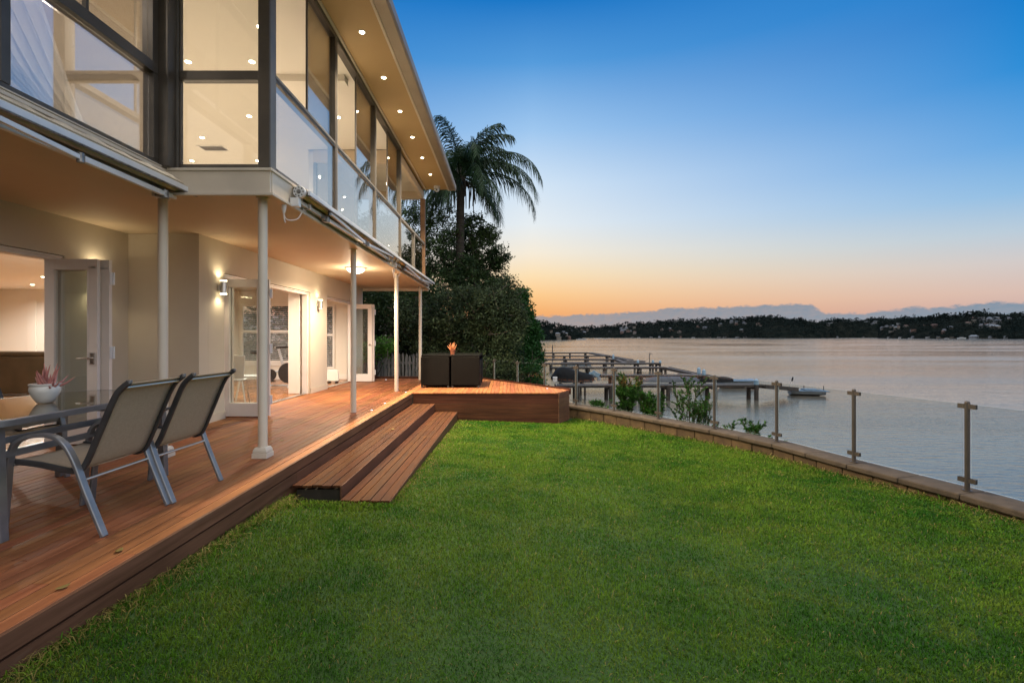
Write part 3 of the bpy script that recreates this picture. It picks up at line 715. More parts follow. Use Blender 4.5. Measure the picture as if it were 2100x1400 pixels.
    # ---- folding doors
    def leaf(x0, x1, y, handle=None, second=.07, hinge=True, reveal=.06):
        f = MB(); th = .042; zt = 2.055
        f.box(x0, x0+.10, y, y+th, .015, zt); f.box(x1-.10, x1, y, y+th, .015, zt); f.box(x0+.10, x1-.10, y, y+th, zt-.12, zt); f.box(x0+.10, x1-.10, y, y+th, .015, .21)
        f.box(x0+.10, x0+.112, y-.004, y+th+.004, .21, zt-.12); f.box(x1-.112, x1-.10, y-.004, y+th+.004, .21, zt-.12)
        d = hp('door', f, 'white', bevel=.003)
        g = MB(); g.box(x0+.112, x1-.112, y+.018, y+.024, .21, zt-.12); obj('pane', g, 'pane_door', d)
        if hinge:
            h = MB()
            for z in (.25, 1.02, 1.85): h.box(x1+.001, x1+.010, y+.004, y+th, z-.07, z+.07); h.cyl((x1+.014, y+th+.006, z-.07), (x1+.014, y+th+.006, z+.07), .011, n=10)
            obj('hinge', h, 'awn_white', d, bevel=.002)
        if handle == 'lever':
            h = MB(); xx = x1-.05; h.box(xx-.022, xx+.022, y-.012, y-.0005, .90, 1.02); h.tube([(xx, y-.012, .965), (xx, y-.05, .965), (xx-.02, y-.055, .965), (xx-.13, y-.055, .96)], .009, 10); obj('handle', h, 'steel', d, smooth=True)
        if handle == 'knob':
            h = MB(); xx = x1-.05; h.cyl((xx, y-.03, .99), (xx, y-.0005, .99), .010, n=10); h.tube([(xx, y-.062, .99), (xx, y-.05, .99), (xx, y-.03, .99)], [.012, .028, .018], 14); obj('handle', h, 'steel', d, smooth=True)
        b = MB(); b.box(x1-.06, x1-.02, y-.01, y-.0005, 1.955, 1.975); b.box(x1-.10, x1-.06, y-.006, y-.0005, 1.96, 1.97); obj('latch', b, 'steel', d)
        return d
    leaf(-5.11, -4.525, 5.37, 'lever', hinge=False); leaf(-5.10, -4.455, 5.445)
    leaf(-4.26, -3.625, 7.25, None); leaf(-4.25, -3.585, 7.318)
    leaf(-4.24, -3.60, 12.90, 'knob', hinge=False); leaf(-4.23, -3.56, 12.97)
build_house()

# ------------------------------------------------------------------ lamps on the house
def downlight(x, y, z, label, group, power, spot=150, col=WARM, r=.042, glow='lampglow', tilt=0):
    t = thing('downlight', label, 'downlight', (x, y, z), group)
    m = MB(); m.lathe([(r+.018, -.004), (r+.018, -.001), (r, -.0005), (r, -.004)], (x, y, z), 20); obj('trim_ring', m, 'white', t)
    m = MB(); m.lathe([(r*.95, -.0075), (r*.95, -.0045)], (x, y, z), 18); obj('bulb', m, glow, t)
    lamp('light', 'SPOT', (x, y, z-.02), power, col, t, .035, spot, .85 if tilt else .7, (0, -R(tilt), 0))
    return t
ORD = ['first', 'second', 'third', 'fourth', 'fifth', 'sixth', 'seventh', 'eighth', 'ninth', 'tenth']
for i in range(6):
    downlight(-1.95, 6.51+1.142*i, 5.261, f'lit round eave downlight, {ORD[i]} of six counting from the near end' if i < 5 else 'lit round eave downlight farthest along, beside the security camera', 'downlights along the eave', 1020, 128, (1, .80, .52), tilt=26, r=.033)
ups = [(-4.66, 7.1, 1), (-3.73, 7.1, 1), (-4.70, 8.85, 1), (-7.2, 11.1, 1), (-5.7, 11.1, 1), (-6.15, 9.8, 1), (-3.2, 6.3, 1), (-3.1, 8.9, 1), (-5.2, 5.7, 1), (-4.5, 3.4, 1), (-7.5, 4.4, 1)]
uw = ['ceiling downlight behind the front upper pane, upper of two at its left edge', 'ceiling downlight behind the front upper pane, beside the corner post', 'ceiling downlight in the middle right of the front lower pane', 'ceiling downlight at the bottom left corner of the front lower pane',
      'ceiling downlight at the bottom right corner of the front lower pane', 'ceiling downlight just above the air vent', 'ceiling downlight seen through the nearest open side window', 'ceiling downlight seen through the second open side window', 'ceiling downlight at the top middle of the front upper pane', 'added unseen ceiling downlight behind the left hand upper glazing', 'added unseen ceiling downlight deep in the left part of the upper room']  # final pair are unseen lamps, added to brighten the upper room
for (x, y, k), l in zip(ups, uw):
    downlight(x, y, 5.199, l, 'downlights in the upper room', 165, 165, WARM2)
gym = [(-5.6, 8.6), (-5.6, 11.4)]
for (x, y), l in zip(gym, ('ceiling downlight in the gym room nearer the glass door', 'ceiling downlight in the gym room nearer the shutters')):
    downlight(x, y, 2.499, l, 'downlights in the gym room', 300, 165, WARM2)
for (x, y), p_, l in zip([(-8.3, 7.9), (-10.1, 10.6), (-11.9, 12.2), (-9.4, 12.3), (-6.8, 4.2)], (300, 450, 300, 300, 130), ('ceiling downlight in the living room, nearer of two seen above the sofa', 'ceiling downlight in the living room, farther of two seen above the sofa', 'added ceiling downlight washing the back wall of the living room by the door jamb', 'added ceiling downlight washing the back wall of the living room behind the folding door', 'added unseen ceiling downlight in the living room above the open doorway')):  # wall washers and doorway lamp are added to brighten wall and veranda
    downlight(x, y, 2.499, l, 'downlights in the living room', p_, 165, WARM2)
def sconce(x, y, z, label, up, down):
    t = thing('wall_sconce', label, 'wall light', (x, y, z), 'cylinder wall lights beside the doors')
    m = MB(); cx = x+.075; m.cyl((cx, y, z-.085), (cx, y, z+.085), .043, n=22); obj('lamp_body', m, 'steel', t, smooth=True)
    m = MB(); m.box(x-.0, x+.034, y-.03, y+.03, z-.05, z+.03); obj('bracket', m, 'steel', t, bevel=.003)
    for s, on in ((1, up), (-1, down)):
        m = MB(); m.cyl((cx, y, z+s*.086), (cx, y, z+s*.103), .043, n=22); obj('diffuser', m, 'sconceglow' if on else 'white', t, smooth=True)
        if on: lamp('light', 'SPOT', (cx, y, z+s*.112), 6, (1, .80, .48), t, .03, 150, .8, (0 if s < 0 else math.pi, 0, 0))
sconce(-4.16, 7.0, 1.905, 'lit brushed steel cylinder wall light left of the glass folding door', True, True)
sconce(-4.16, 10.62, 1.90, 'lit cylinder wall light on the pier between the two doorways', True, False)
sconce(-5.112, 6.02, 1.90, 'lit cylinder wall light half hidden behind the nearest folding door', True, True)
def ceil_lamp():
    x, y, z = -3.06, 9.8, CZ
    t = thing('ceiling_lamp', 'lit round dome ceiling lamp under the veranda', 'ceiling lamp', (x, y, z))
    m = MB(); m.lathe([(.205, -.022), (.205, 0), (.02, 0)][::-1], (x, y, z), 32); obj('base_ring', m, 'steel', t, smooth=True)
    m = MB(); m.lathe([(.02, -.115), (.07, -.11), (.12, -.092), (.16, -.06), (.178, -.024)], (x, y, z), 32); obj('dome', m, 'domeglow', t, smooth=True)
    lamp('light', 'SPOT', (x, y, z-.13), 620, (1, .80, .54), t, .10, 168, .5); lamp('light', 'POINT', (x, y, z-.24), 34, (1, .80, .54), t, .10)
ceil_lamp()
def deck_led(x, y, label):
    t = thing('deck_light', label, 'deck light', (x, y, 0), 'recessed lights in the deck boards')
    m = MB(); m.lathe([(.024, .0012), (.024, .004), (.018, .005), (.018, .0012)], (x, y, 0), 16); obj('bezel', m, 'steel', t)
    m = MB(); m.lathe([(.017, .0013), (.017, .0055), (.006, .007)], (x, y, 0), 14); obj('lens', m, 'ledglow', t)
for px, py, l in ((762.5, 841, 'small lit deck light nearest the camera, by the second post'), (789.6, 827, 'small lit deck light in the deck edge between second and third posts'), (832, 804, 'small lit deck light at the corner beside the raised platform'),
                  (791.5, 778.5, 'small lit deck light at the far back edge beside the last door'), (1122, 796.5, 'small lit deck light at the far right corner of the platform')):
    Y = ZC*1000/(py-690); deck_led((px-1042)/1000*Y, Y, l)
def seccam():
    x, y, z = -1.93, 13.2, 5.261
    t = thing('security_camera', 'small white dome security camera under the far end of the eave', 'camera', (x, y, z))
    m = MB(); m.lathe([(.09, -.03), (.09, 0), (.02, 0)][::-1], (x, y, z), 22); obj('base', m, 'awn_white', t, smooth=True)
    m = MB(); m.lathe([(.01, -.15), (.04, -.142), (.066, -.11), (.072, -.07), (.066, -.031)], (x, y, z), 22); d = obj('dome', m, 'awn_white', t, smooth=True)
    m = MB(); m.cyl((x+.0, y-.045, z-.10), (x, y-.075, z-.115), .03, .026, n=14); obj('lens', m, 'black', t, smooth=True)
seccam()
def vent():
    x, y, z = -6.25, 10.35, 5.2
    t = thing('air_vent', 'small rectangular ceiling air vent in the upper room', 'vent', (x, y, z))
    m = MB(); m.box(x-.28, x+.28, y-.15, y-.12, z-.015, z); m.box(x-.28, x+.28, y+.12, y+.15, z-.015, z); m.box(x-.28, x-.25, y-.119, y+.119, z-.015, z); m.box(x+.25, x+.28, y-.119, y+.119, z-.015, z); obj('frame', m, 'roomwhite', t)
    m = MB()
    for i in range(7):
        a = y-.10+i*.033; m.hexa([(x-.249, a, z-.014), (x+.249, a, z-.014), (x+.249, a+.006, z-.014), (x-.249, a+.006, z-.014), (x-.249, a+.018, z-.001), (x+.249, a+.018, z-.001), (x+.249, a+.024, z-.001), (x-.249, a+.024, z-.001)])
    obj('louvre', m, 'gutter', t)
vent()
def curtain():
    m, nt, N, L, P = newmat('sheer_curtain'); P.inputs['Base Color'].default_value = (.86, .83, .78, 1); P.inputs['Roughness'].default_value = .9
    tl = N.new('ShaderNodeBsdfTranslucent'); tl.inputs[0].default_value = (.86, .83, .78, 1); tr = N.new('ShaderNodeBsdfTransparent')
    a = N.new('ShaderNodeMixShader'); a.inputs[0].default_value = .65; L.new(P.outputs[0], a.inputs[1]); L.new(tl.outputs[0], a.inputs[2])
    b = N.new('ShaderNodeMixShader'); b.inputs[0].default_value = .30; L.new(a.outputs[0], b.inputs[1]); L.new(tr.outputs[0], b.inputs[2]); L.new(b.outputs[0], N['Material Output'].inputs[0])
    mb = MB(); n = 120; rows = 26; vs = []
    for r in range(rows):
        f = r/(rows-1)                       # 0 top .. 1 bottom; swept to the far end by a tie
        z = 5.17-f*2.30; tie = math.exp(-((f-.78)/.22)**2)
        for i in range(n):
            u = i/(n-1); lo = float(np.interp(f, [0, .55, .85, .94, 1], [1.7, 2.5, 3.35, 3.75, 3.85])); hi = float(np.interp(f, [0, .55, .85, .94, 1], [3.45, 3.78, 4.12, 4.25, 4.28])); y = lo+(hi-lo)*u
            w = (.05-.025*f)*math.sin(u*52+2*math.sin(u*5)) 
            vs.append((-3.62+w-.05*f, y, z))
    mb.add(vs, [(r*n+i, r*n+i+1, (r+1)*n+i+1, (r+1)*n+i) for r in range(rows-1) for i in range(n-1)])
    o = obj('curtain', mb, m, smooth=True, angle=180)
    _tag(o, 'pale sheer curtain hanging in gathered folds behind the upper left glazing', 'curtain')
curtain()
#@@ FITTINGS
# ------------------------------------------------------------------ folding arm awnings
def awning(xf, y0, y1, zt, label, arms, motor=False, canvas=False):
    """xf: fascia face; closed awning hanging along it from y0 to y1, its top at zt"""
    t = thing('awning', label, 'awning', (xf, y0, zt), 'closed folding arm awnings along the balcony edge')
    h = MB()   # curved hood over the roller
    prof = [(xf+.004, zt), (xf+.10, zt-.004), (xf+.155, zt-.03), (xf+.168, zt-.058), (xf+.160, zt-.060), (xf+.148, zt-.038), (xf+.095, zt-.014), (xf+.004, zt-.010)]
    k = len(prof); vs = [(x, y, z) for y in (y0, y1) for x, z in prof]
    h.add(vs, [tuple(range(k)), tuple(range(2*k-1, k-1, -1))]+[(i, k+i, k+(i+1) % k, (i+1) % k) for i in range(k)])
    obj('hood', h, 'awn_hood', t)
    c = MB(); c.cyl((xf+.085, y0+.05, zt-.062), (xf+.085, y1-.05, zt-.062), .040, n=16); obj('fabric_roll', c, 'canvas', t, smooth=True)
    b = MB(); b.box(xf+.171, xf+.196, y0-.02, y1+.02, zt-.098, zt-.052); b.box(xf+.170, xf+.197, y0-.02, y1+.02, zt-.108, zt-.0985, 1)
    obj('front_rail', b, ['awn_white', 'awn_dark'], t, bevel=.003)
    s = MB(); s.box(xf+.03, xf+.07, y0+.02, y1-.1, zt-.168, zt-.128); obj('support_bar', s, 'awn_white', t, bevel=.003)
    for (a, e, f) in arms:    # shoulder, elbow, wrist along y
        m = MB()
        xs, xe, xw = xf+.095, xf+.150, xf+.165
        zs, ze, zw = zt-.172, zt-.185, zt-.115
        def bar(y_a, x_a, z_a, y_b, x_b, z_b, w, hgt):
            d = Vector((x_b-x_a, y_b-y_a, 0)).normalized(); n = Vector((d.y, -d.x, 0))*w/2
            A = Vector((x_a, y_a, 0)); B = Vector((x_b, y_b, 0)); q = [A-n, A+n, B+n, B-n]; zz = [z_a, z_a, z_b, z_b]
            m.hexa([(v.x, v.y, z-hgt/2) for v, z in zip(q, zz)]+[(v.x, v.y, z+hgt/2) for v, z in zip(q, zz)])
        bar(a, xs, zs, e, xe, ze, .035, .045); bar(e, xe, ze, f, xw, zw, .028, .036)
        ar = obj('folding_arm', m, 'awn_white', t, bevel=.004)
        j = MB()
        for yy, xx, zz, r in ((a, xs, zs, .032), (e, xe, ze, .026), (f, xw, zw, .018)):
            j.cyl((xx, yy, zz-.034), (xx, yy, zz+.034), r, n=12)
        j.box(xs-.06, xs-.02, a-.05, a+.05, zs-.03, zs+.05); j.box(xs-.03, xs+.01, a-.11, a-.06, zs-.02, zs+.03)
        objs('joint', j, 'awn_dark', ar)
    for yb in (y0+.25, (y0+y1)/2, y1-.3):
        m = MB(); m.box(xf+.001, xf+.028, yb-.04, yb+.04, zt-.20, zt-.02); m.box(xf+.028, xf+.10, yb-.012, yb+.012, zt-.18, zt-.12); obj('bracket', m, 'steel', t, bevel=.003)
    if motor:
        m = MB(); m.cyl((xf+.095, y0-.055, zt-.07), (xf+.095, y0-.005, zt-.07), .062, n=20)
        for i in range(8):
            q = i*math.pi/4; m.cyl((xf+.095+.045*math.cos(q), y0-.064, zt-.07+.045*math.sin(q)), (xf+.095+.045*math.cos(q), y0-.0555, zt-.07+.045*math.sin(q)), .009, n=8, m=1)
        m.cyl((xf+.095, y0-.07, zt-.07), (xf+.095, y0-.0555, zt-.07), .022, n=14, m=1)
        m.box(xf+.01, xf+.10, y0-.07, y0-.01, zt-.225, zt-.135)
        obj('motor_head', m, ['awn_white', 'awn_dark'], t, bevel=.004)
    if canvas:
        m = MB(); n = 60; vs = []
        for i in range(n+1):
            y = y0+(y1-y0)*i/n; w = .006*math.sin(i*1.7)+.004*math.sin(i*.6)
            for x, z in ((xf+.012, zt+.006), (xf+.05, zt+.034+w), (xf+.11, zt+.024+w), (xf+.16, zt-.02), (xf+.15, zt-.026), (xf+.10, zt+.008), (xf+.012, zt+.001)): vs.append((x, y, z))
        m.add(vs, [(i*7+j, i*7+(j+1) % 7, i*7+7+(j+1) % 7, i*7+7+j) for i in range(n) for j in range(7)]+[tuple(range(6, -1, -1)), tuple(n*7+j for j in range(7))])
        obj('canvas_cover', m, 'canvas', t, smooth=True)
    return t
awning(-3.262, .4, 4.80, 2.685, 'closed white awning with rolled cream canvas under the nearer upper windows', [(4.5, 3.55, 2.2), (1.2, 1.8, 2.0)], canvas=True)
awning(-2.268, 5.12, 9.42, 2.775, 'longer closed white awning with round motor head along the balcony edge', [(5.85, 7.2, 5.75), (8.75, 7.35, 8.9)], motor=True)
awning(-2.268, 9.50, 13.75, 2.775, 'closed white awning at the far end of the balcony edge', [(10.2, 11.7, 10.0), (13.3, 11.9, 13.4)], motor=True)
def cable(y, label, z=2.545, x=-2.29):
    t = thing('socket_plug', label, 'power plug', (x, y, z))
    m = MB(); m.cyl((x, y, z), (x, y, z-.045), .026, .024, 14); m.cyl((x, y, z-.046), (x, y, z-.085), .021, .012, 14); obj('plug', m, 'white', t, smooth=True)
    m = MB(); m.tube(crom([(x, y, z-.08), (x+.005, y+.02, z-.13), (x+.03, y+.08, z-.14), (x+.07, y+.17, z-.10), (x+.09, y+.22, z-.02)], 6), .0055, 8); m.tube(crom([(x, y, z-.08), (x-.004, y+.012, z-.13), (x, y+.03, z-.175)], 5), .007, 8); obj('cord', m, 'white', t, smooth=True)
cable(4.98, 'white power plug with a looped cord hanging by the balcony corner'); cable(9.75, 'white power plug with a looped cord hanging near the third post', 2.545)

# ------------------------------------------------------------------ outdoor table, chairs, pots
def rrect(x0, x1, y0, y1, r, n=8):
    P = []
    for cx, cy_, a0 in ((x1-r, y0+r, -90), (x1-r, y1-r, 0), (x0+r, y1-r, 90), (x0+r, y0+r, 180)):
        for i in range(n+1): a = R(a0+90*i/n); P.append((cx+r*math.cos(a), cy_+r*math.sin(a)))
    return P
TZ = .72
def patio_table():
    x0, x1, y0, y1 = -3.94, -2.885, 2.55, 4.42
    t = thing('patio_table', 'grey metal patio table with a clear glass top on the deck', 'table', ((x0+x1)/2, (y0+y1)/2, 0))
    o = rrect(x0, x1, y0, y1, .34); i_ = rrect(x0+.032, x1-.032, y0+.032, y1-.032, .31); n = len(o)
    m = MB(); z0, z1 = TZ-.040, TZ-.001
    vs = [(*p, z0) for p in o]+[(*p, z1-.005) for p in o]+[(p[0]*.997+q[0]*.003, p[1], z1) for p, q in zip(rrect(x0+.005, x1-.005, y0+.005, y1-.005, .336), o)]+[(*p, z1) for p in i_]+[(*p, z0) for p in i_]
    m.add(vs, [(a*n+j, a*n+(j+1) % n, ((a+1) % 5)*n+(j+1) % n, ((a+1) % 5)*n+j) for a in range(5) for j in range(n)])
    obj('rim', m, 'chair_grey', t, smooth=True)
    m = MB(); m.prism(rrect(x0+.033, x1-.033, y0+.033, y1-.033, .31), TZ-.0085, TZ-.0015); obj('glass_top', m, 'table_glass', t)
    for sx, sy in ((x1-.11, y0+.30), (x1-.11, y1-.22), (x0+.11, y0+.30), (x0+.11, y1-.22)):
        ox = .03 if sx > -3.4 else -.03
        m = MB(); m.hexa([(sx-.026+ox, sy-.026, 0), (sx+.026+ox, sy-.026, 0), (sx+.026+ox, sy+.026, 0), (sx-.026+ox, sy+.026, 0), (sx-.028, sy-.028, TZ-.041), (sx+.028, sy-.028, TZ-.041), (sx+.028, sy+.028, TZ-.041), (sx-.028, sy+.028, TZ-.041)])
        obj('leg', m, 'chair_grey', t, bevel=.005)
    for x, z in ((x1-.10, .585), (x0+.10, .585), (x1-.10, .50), (x0+.10, .50)):
        m = MB(); m.box(x-.012, x+.012, y0+.33, y1-.25, z-.02, z+.02); obj('stretcher', m, 'chair_grey', t, bevel=.003)
    m = MB(); m.box(x0+.14, x1-.14, y1-.235, y1-.21, .56, .60); m.box(x0+.14, x1-.14, y0+.29, y0+.315, .56, .60); obj('crosspiece', m, 'chair_grey', t, bevel=.003)
patio_table()
def sling_mat():
    m, nt, N, L, P = newmat('woven_sling')
    tc = N.new('ShaderNodeTexCoord'); 
    a = noise(N, L, 1, 2, (40, 420, 40)); b = noise(N, L, 1, 2, (420, 30, 420))
    s = nd(N, 'ShaderNodeMath', operation='ADD'); L.new(a, s.inputs[0]); L.new(b, s.inputs[1])
    L.new(mixc(N, L, rmp(N, L, s.outputs[0], .75, 1.25), (.41, .325, .235), (.53, .425, .315)), P.inputs['Base Color']); P.inputs['Roughness'].default_value = .75
    bp = N.new('ShaderNodeBump'); bp.inputs['Strength'].default_value = .3; bp.inputs['Distance'].default_value = .002; L.new(s.outputs[0], bp.inputs['Height']); L.new(bp.outputs[0], P.inputs['Normal'])
    tl = N.new('ShaderNodeBsdfTranslucent'); tl.inputs[0].default_value = (.25, .2, .13, 1); x = N.new('ShaderNodeMixShader'); x.inputs[0].default_value = .2
    L.new(P.outputs[0], x.inputs[1]); L.new(tl.outputs[0], x.inputs[2]); L.new(x.outputs[0], N['Material Output'].inputs[0])
    return m
M['sling'] = sling_mat()
def make_chair(label, loc, group):
    t = thing('sling_chair', label, 'chair', (0, 0, 0), group)
    fr = crom([(-.31, .0, 0), (-.285, .0, .28), (-.268, .0, .46), (-.235, .0, .555), (-.15, .0, .60), (-.03, .0, .605), (.055, .0, .56), (.12, .0, .455), (.19, .0, .27), (.30, .0, 0)], 5)
    fr = [(p[0], p[2]) for p in fr]
    rail = crom([(-.28, 0, .445), (-.12, 0, .425), (.05, 0, .39), (.115, 0, .388), (.165, 0, .43), (.24, 0, .60), (.325, 0, .80), (.37, 0, .875), (.43, 0, .925)], 6)
    rail = [(p[0], p[2]) for p in rail]
    for s in (-1, 1):
        m = MB(); m.flat(fr, .044, .022, s*.275); obj('arm_frame', m, 'chair_grey', t, smooth=True, bevel=.005, angle=50)
        m = MB(); m.flat(rail, .022, .034, s*.247); ra = obj('side_rail', m, 'chair_dark', t, smooth=True, bevel=.005, angle=50)
        m = MB(); e = rail[-1]; m.box(e[0]-.002, e[0]+.010, s*.247-.012, s*.247+.012, e[1]-.008, e[1]+.012); obj('end_cap', m, 'chair_grey', ra, bevel=.003)
    cut = max(i for i, p in enumerate(rail) if p[0] < .14)
    for nm, part in (('seat', rail[:cut+1]), ('backrest', rail[cut:-2])):
        m = MB(); vs = []; k = len(part); ny = 7
        for i, (x, z) in enumerate(part):
            for j in range(ny):
                v = j/(ny-1)*2-1; sag = .010*(1-v*v)
                if nm == 'seat': vs.append((x, v*.238, z+.004-sag))
                else: vs.append((x-.004+sag, v*.238, z+.002))
        m.add(vs, [(i*ny+j, i*ny+j+1, (i+1)*ny+j+1, (i+1)*ny+j) for i in range(k-1) for j in range(ny-1)])
        o = obj(nm, m, 'sling', t, smooth=True, angle=80); sd = o.modifiers.new('thick', 'SOLIDIFY'); sd.thickness = .004; sd.offset = 0
    for x, z, w in ((.165, .335, .27), (.395, .888, .238), (-.262, .425, .262)):
        m = MB(); m.cyl((x, -w, z), (x, w, z), .0095, n=10); obj('crossbar', m, 'steel' if x > 0 else 'chair_grey', t, smooth=True)
    t.location = loc; return t
g = 'sling chairs around the patio table'
ch = make_chair('nearest brown mesh sling chair at the patio table, its back to the lawn', (-2.725, 3.205, 0), g)
dup(ch, (-2.70, 3.80, 0), R(-2), 'brown mesh sling chair beside the nearest one, closer to the glass door', g)
dup(ch, (-4.16, 3.22, 0), R(180), 'sling chair on the house side of the patio table, cut by the picture edge', g)
dup(ch, (-4.10, 3.92, 0), R(176), 'sling chair on the house side of the patio table, behind the flower pot', g)

def spike(m, base, tip, r, bend=.2, n=5, mi=0):
    a = Vector(base); b = Vector(tip); mid = (a+b)/2+Vector((0, 0, -bend*(b-a).length*.25))
    pts = crom([a, mid, b], 3); k = len(pts)
    m.tube(pts, [r*(1-.88*(i/(k-1))**1.5) for i in range(k)], n, mi)
def pot_white():
    x, y, z = -3.36, 3.54, TZ
    t = thing('potted_succulent', 'round white ceramic bowl of pink succulents on the glass table', 'potted plant', (x, y, z))
    m = MB(); m.lathe([(r_*.76, z_) for r_, z_ in [(.052, 0), (.062, .004), (.088, .035), (.113, .075), (.119, .098), (.116, .116), (.112, .122), (.120, .130), (.122, .137), (.115, .141), (.106, .137), (.103, .120), (.02, .115)]], (x, y, z), 36); obj('bowl', m, 'ceramic', t, smooth=True)
    m = MB(); rr = random.Random(3)
    for i in range(60):
        a = rr.uniform(0, 6.28); r = .070*math.sqrt(rr.random()); s = rr.uniform(.007, .015); m.blob((x+r*math.cos(a), y+r*math.sin(a), z+.118+s*.6), (s, s, s*.8), 1)
    obj('pebbles', m, 'pebble', t, smooth=True)
    m = MB()
    for bx, by, n, L_, lean in ((.015, .0, 9, .12, .5), (-.038, .015, 7, .055, .6), (.042, .008, 6, .11, 1.0), (-.008, -.02, 4, .115, .3), (.053, -.008, 5, .055, 1.4)):
        for i in range(n):
            a = i*2.4+bx*50; l = L_*1.3*rr.uniform(.7, 1.15); e = lean*rr.uniform(.4, 1.1)
            spike(m, (x+bx, y+by, z+.115), (x+bx+l*math.sin(e)*math.cos(a)+.02*(bx > 0), y+by+l*math.sin(e)*math.sin(a), z+.118+l*math.cos(e)*1.0), .0115, .5)
    obj('succulent_leaves', m, 'pink', t, smooth=True)
pot_white()
# ------------------------------------------------------------------ wicker cube set on the platform
def wick():
    m, nt, N, L, P = newmat('dark_wicker')
    tc = N.new('ShaderNodeTexCoord')
    def wave(ax, sc):
        w = N.new('ShaderNodeTexWave'); w.bands_direction = ax; w.inputs['Scale'].default_value = sc; w.inputs['Distortion'].default_value = .6; w.inputs['Detail'].default_value = 1; L.new(tc.outputs['Object'], w.inputs[0]); return w.outputs['Fac']
    a = wave('Z', 22); b = wave('X', 9); c = wave('Y', 9)
    s = nd(N, 'ShaderNodeMath', operation='MULTIPLY_ADD'); L.new(b, s.inputs[0]); s.inputs[1].default_value = .5; L.new(a, s.inputs[2])
    s2 = nd(N, 'ShaderNodeMath', operation='MULTIPLY_ADD'); L.new(c, s2.inputs[0]); s2.inputs[1].default_value = .5; L.new(s.outputs[0], s2.inputs[2])
    L.new(mixc(N, L, rmp(N, L, s2.outputs[0], .3, 1.6), (.002, .0016, .0015), (.0062, .0046, .0042)), P.inputs['Base Color']); P.inputs['Roughness'].default_value = .5; P.inputs['Specular IOR Level'].default_value = .08
    bp = N.new('ShaderNodeBump'); bp.inputs['Strength'].default_value = .5; bp.inputs['Distance'].default_value = .006; L.new(s2.outputs[0], bp.inputs['Height']); L.new(bp.outputs[0], P.inputs['Normal']); return m
M['wicker'] = wick()
def wicker_set():
    x0, x1, y0, y1, H = -2.06, -.655, 11.43, 12.86, .775
    t = thing('wicker_table', 'square dark wicker table with a glass top on the raised platform', 'table', ((x0+x1)/2, (y0+y1)/2, 0))
    m = MB(); m.box(x0+.02, x1-.02, y0+.02, y1-.02, H-.045, H-.010); obj('tabletop', m, 'wicker', t, bevel=.006)
    m = MB(); m.box(x0+.03, x1-.03, y0+.03, y1-.03, H-.009, H-.001); obj('glass_top', m, pm('dark_glass', (.03, .03, .03), None, 3, .08), t, bevel=.002)
    cx, cy_ = (x0+x1)/2, (y0+y1)/2
    m = MB(); m.box(cx-.26, cx+.26, cy_-.26, cy_+.26, .04, H-.046); obj('pedestal', m, 'wicker', t)
    def cube():
        q = thing('wicker_chair', 'x', 'chair', (0, 0, 0), 'cube wicker chairs tucked under the table')
        w, d, h = .672, .62, .725
        m = MB(); m.box(-w/2, w/2, 0, .06, .055, h); obj('backrest', m, 'wicker', q, bevel=.014)
        for s in (-1, 1):
            m = MB(); m.box(min(s*w/2, s*(w/2-.06)), max(s*w/2, s*(w/2-.06)), .061, d, .055, h-.09); obj('armrest', m, 'wicker', q, bevel=.012)
        m = MB(); m.box(-w/2+.062, w/2-.062, .062, d-.01, .12, .30); obj('seat', m, 'wicker', q, bevel=.01)
        for sx in (-1, 1):
            for y in (.03, d-.03):
                m = MB(); m.box(sx*(w/2-.03)-.02, sx*(w/2-.03)+.02, y-.02, y+.02, 0, .054); obj('leg', m, 'black', q)
        return q
    A = cube(); A.location = (x0+.346, y0, 0); A['label'] = 'dark wicker cube chair tucked in front, on the house side'
    dup(A, (x1-.346, y0, 0), 0, 'dark wicker cube chair tucked in front, on the water side')
    dup(A, (x0+.346, y1, 0), R(180), 'dark wicker cube chair tucked in behind, on the house side')
    dup(A, (x1-.346, y1, 0), R(180), 'dark wicker cube chair tucked in behind, on the water side')
    px, py = -1.36, 11.95
    t2 = thing('potted_succulent', 'small terracotta pot of orange spiky succulent on the wicker table', 'potted plant', (px, py, H))
    m = MB(); m.lathe([(.052, 0), (.066, .085), (.074, .087), (.075, .112), (.066, .114), (.062, .098), (.01, .095)], (px, py, H), 26); obj('pot', m, 'terra', t2, smooth=True)
    m = MB(); rr = random.Random(5)
    for i in range(20):
        a = i*2.4; e = rr.uniform(.1, .95); l = rr.uniform(.12, .20); spike(m, (px+.02*math.cos(a), py+.02*math.sin(a), H+.095), (px+l*math.sin(e)*math.cos(a), py+l*math.sin(e)*math.sin(a), H+.10+l*math.cos(e)), .017, .5)
    obj('succulent_leaves', m, 'orange_leaf', t2, smooth=True)
wicker_set()

# ------------------------------------------------------------------ things inside the rooms
def sofa():
    x0, x1, y0, y1 = -11.2, -8.35, 9.75, 10.7
    t = thing('sofa', 'long dark brown leather sofa seen from behind in the living room', 'sofa', ((x0+x1)/2, (y0+y1)/2, 0))
    m = MB(); m.box(x0, x1, y0, y0+.2, .06, .80); obj('backrest', m, 'sofa', t, bevel=.03)
    m = MB(); m.tube([(x0+.02, y0+.09, .845), (x1-.02, y0+.09, .845)], .065, 14); obj('back_cushion', m, 'sofa', t, smooth=True)
    for a, b in ((x0, x0+.22), (x1-.22, x1)):
        m = MB(); m.box(a, b, y0+.201, y1, .06, .62); obj('armrest', m, 'sofa', t, bevel=.03)
    m = MB(); m.box(x0+.221, x1-.221, y0+.201, y1, .06, .44); obj('seat', m, 'sofa', t, bevel=.03)
    m = MB()
    for x in (x0+.1, x1-.1):
        for y in (y0+.1, y1-.1): m.box(x-.03, x+.03, y-.03, y+.03, .004, .059)
    obj('feet', m, 'black', t)
sofa()
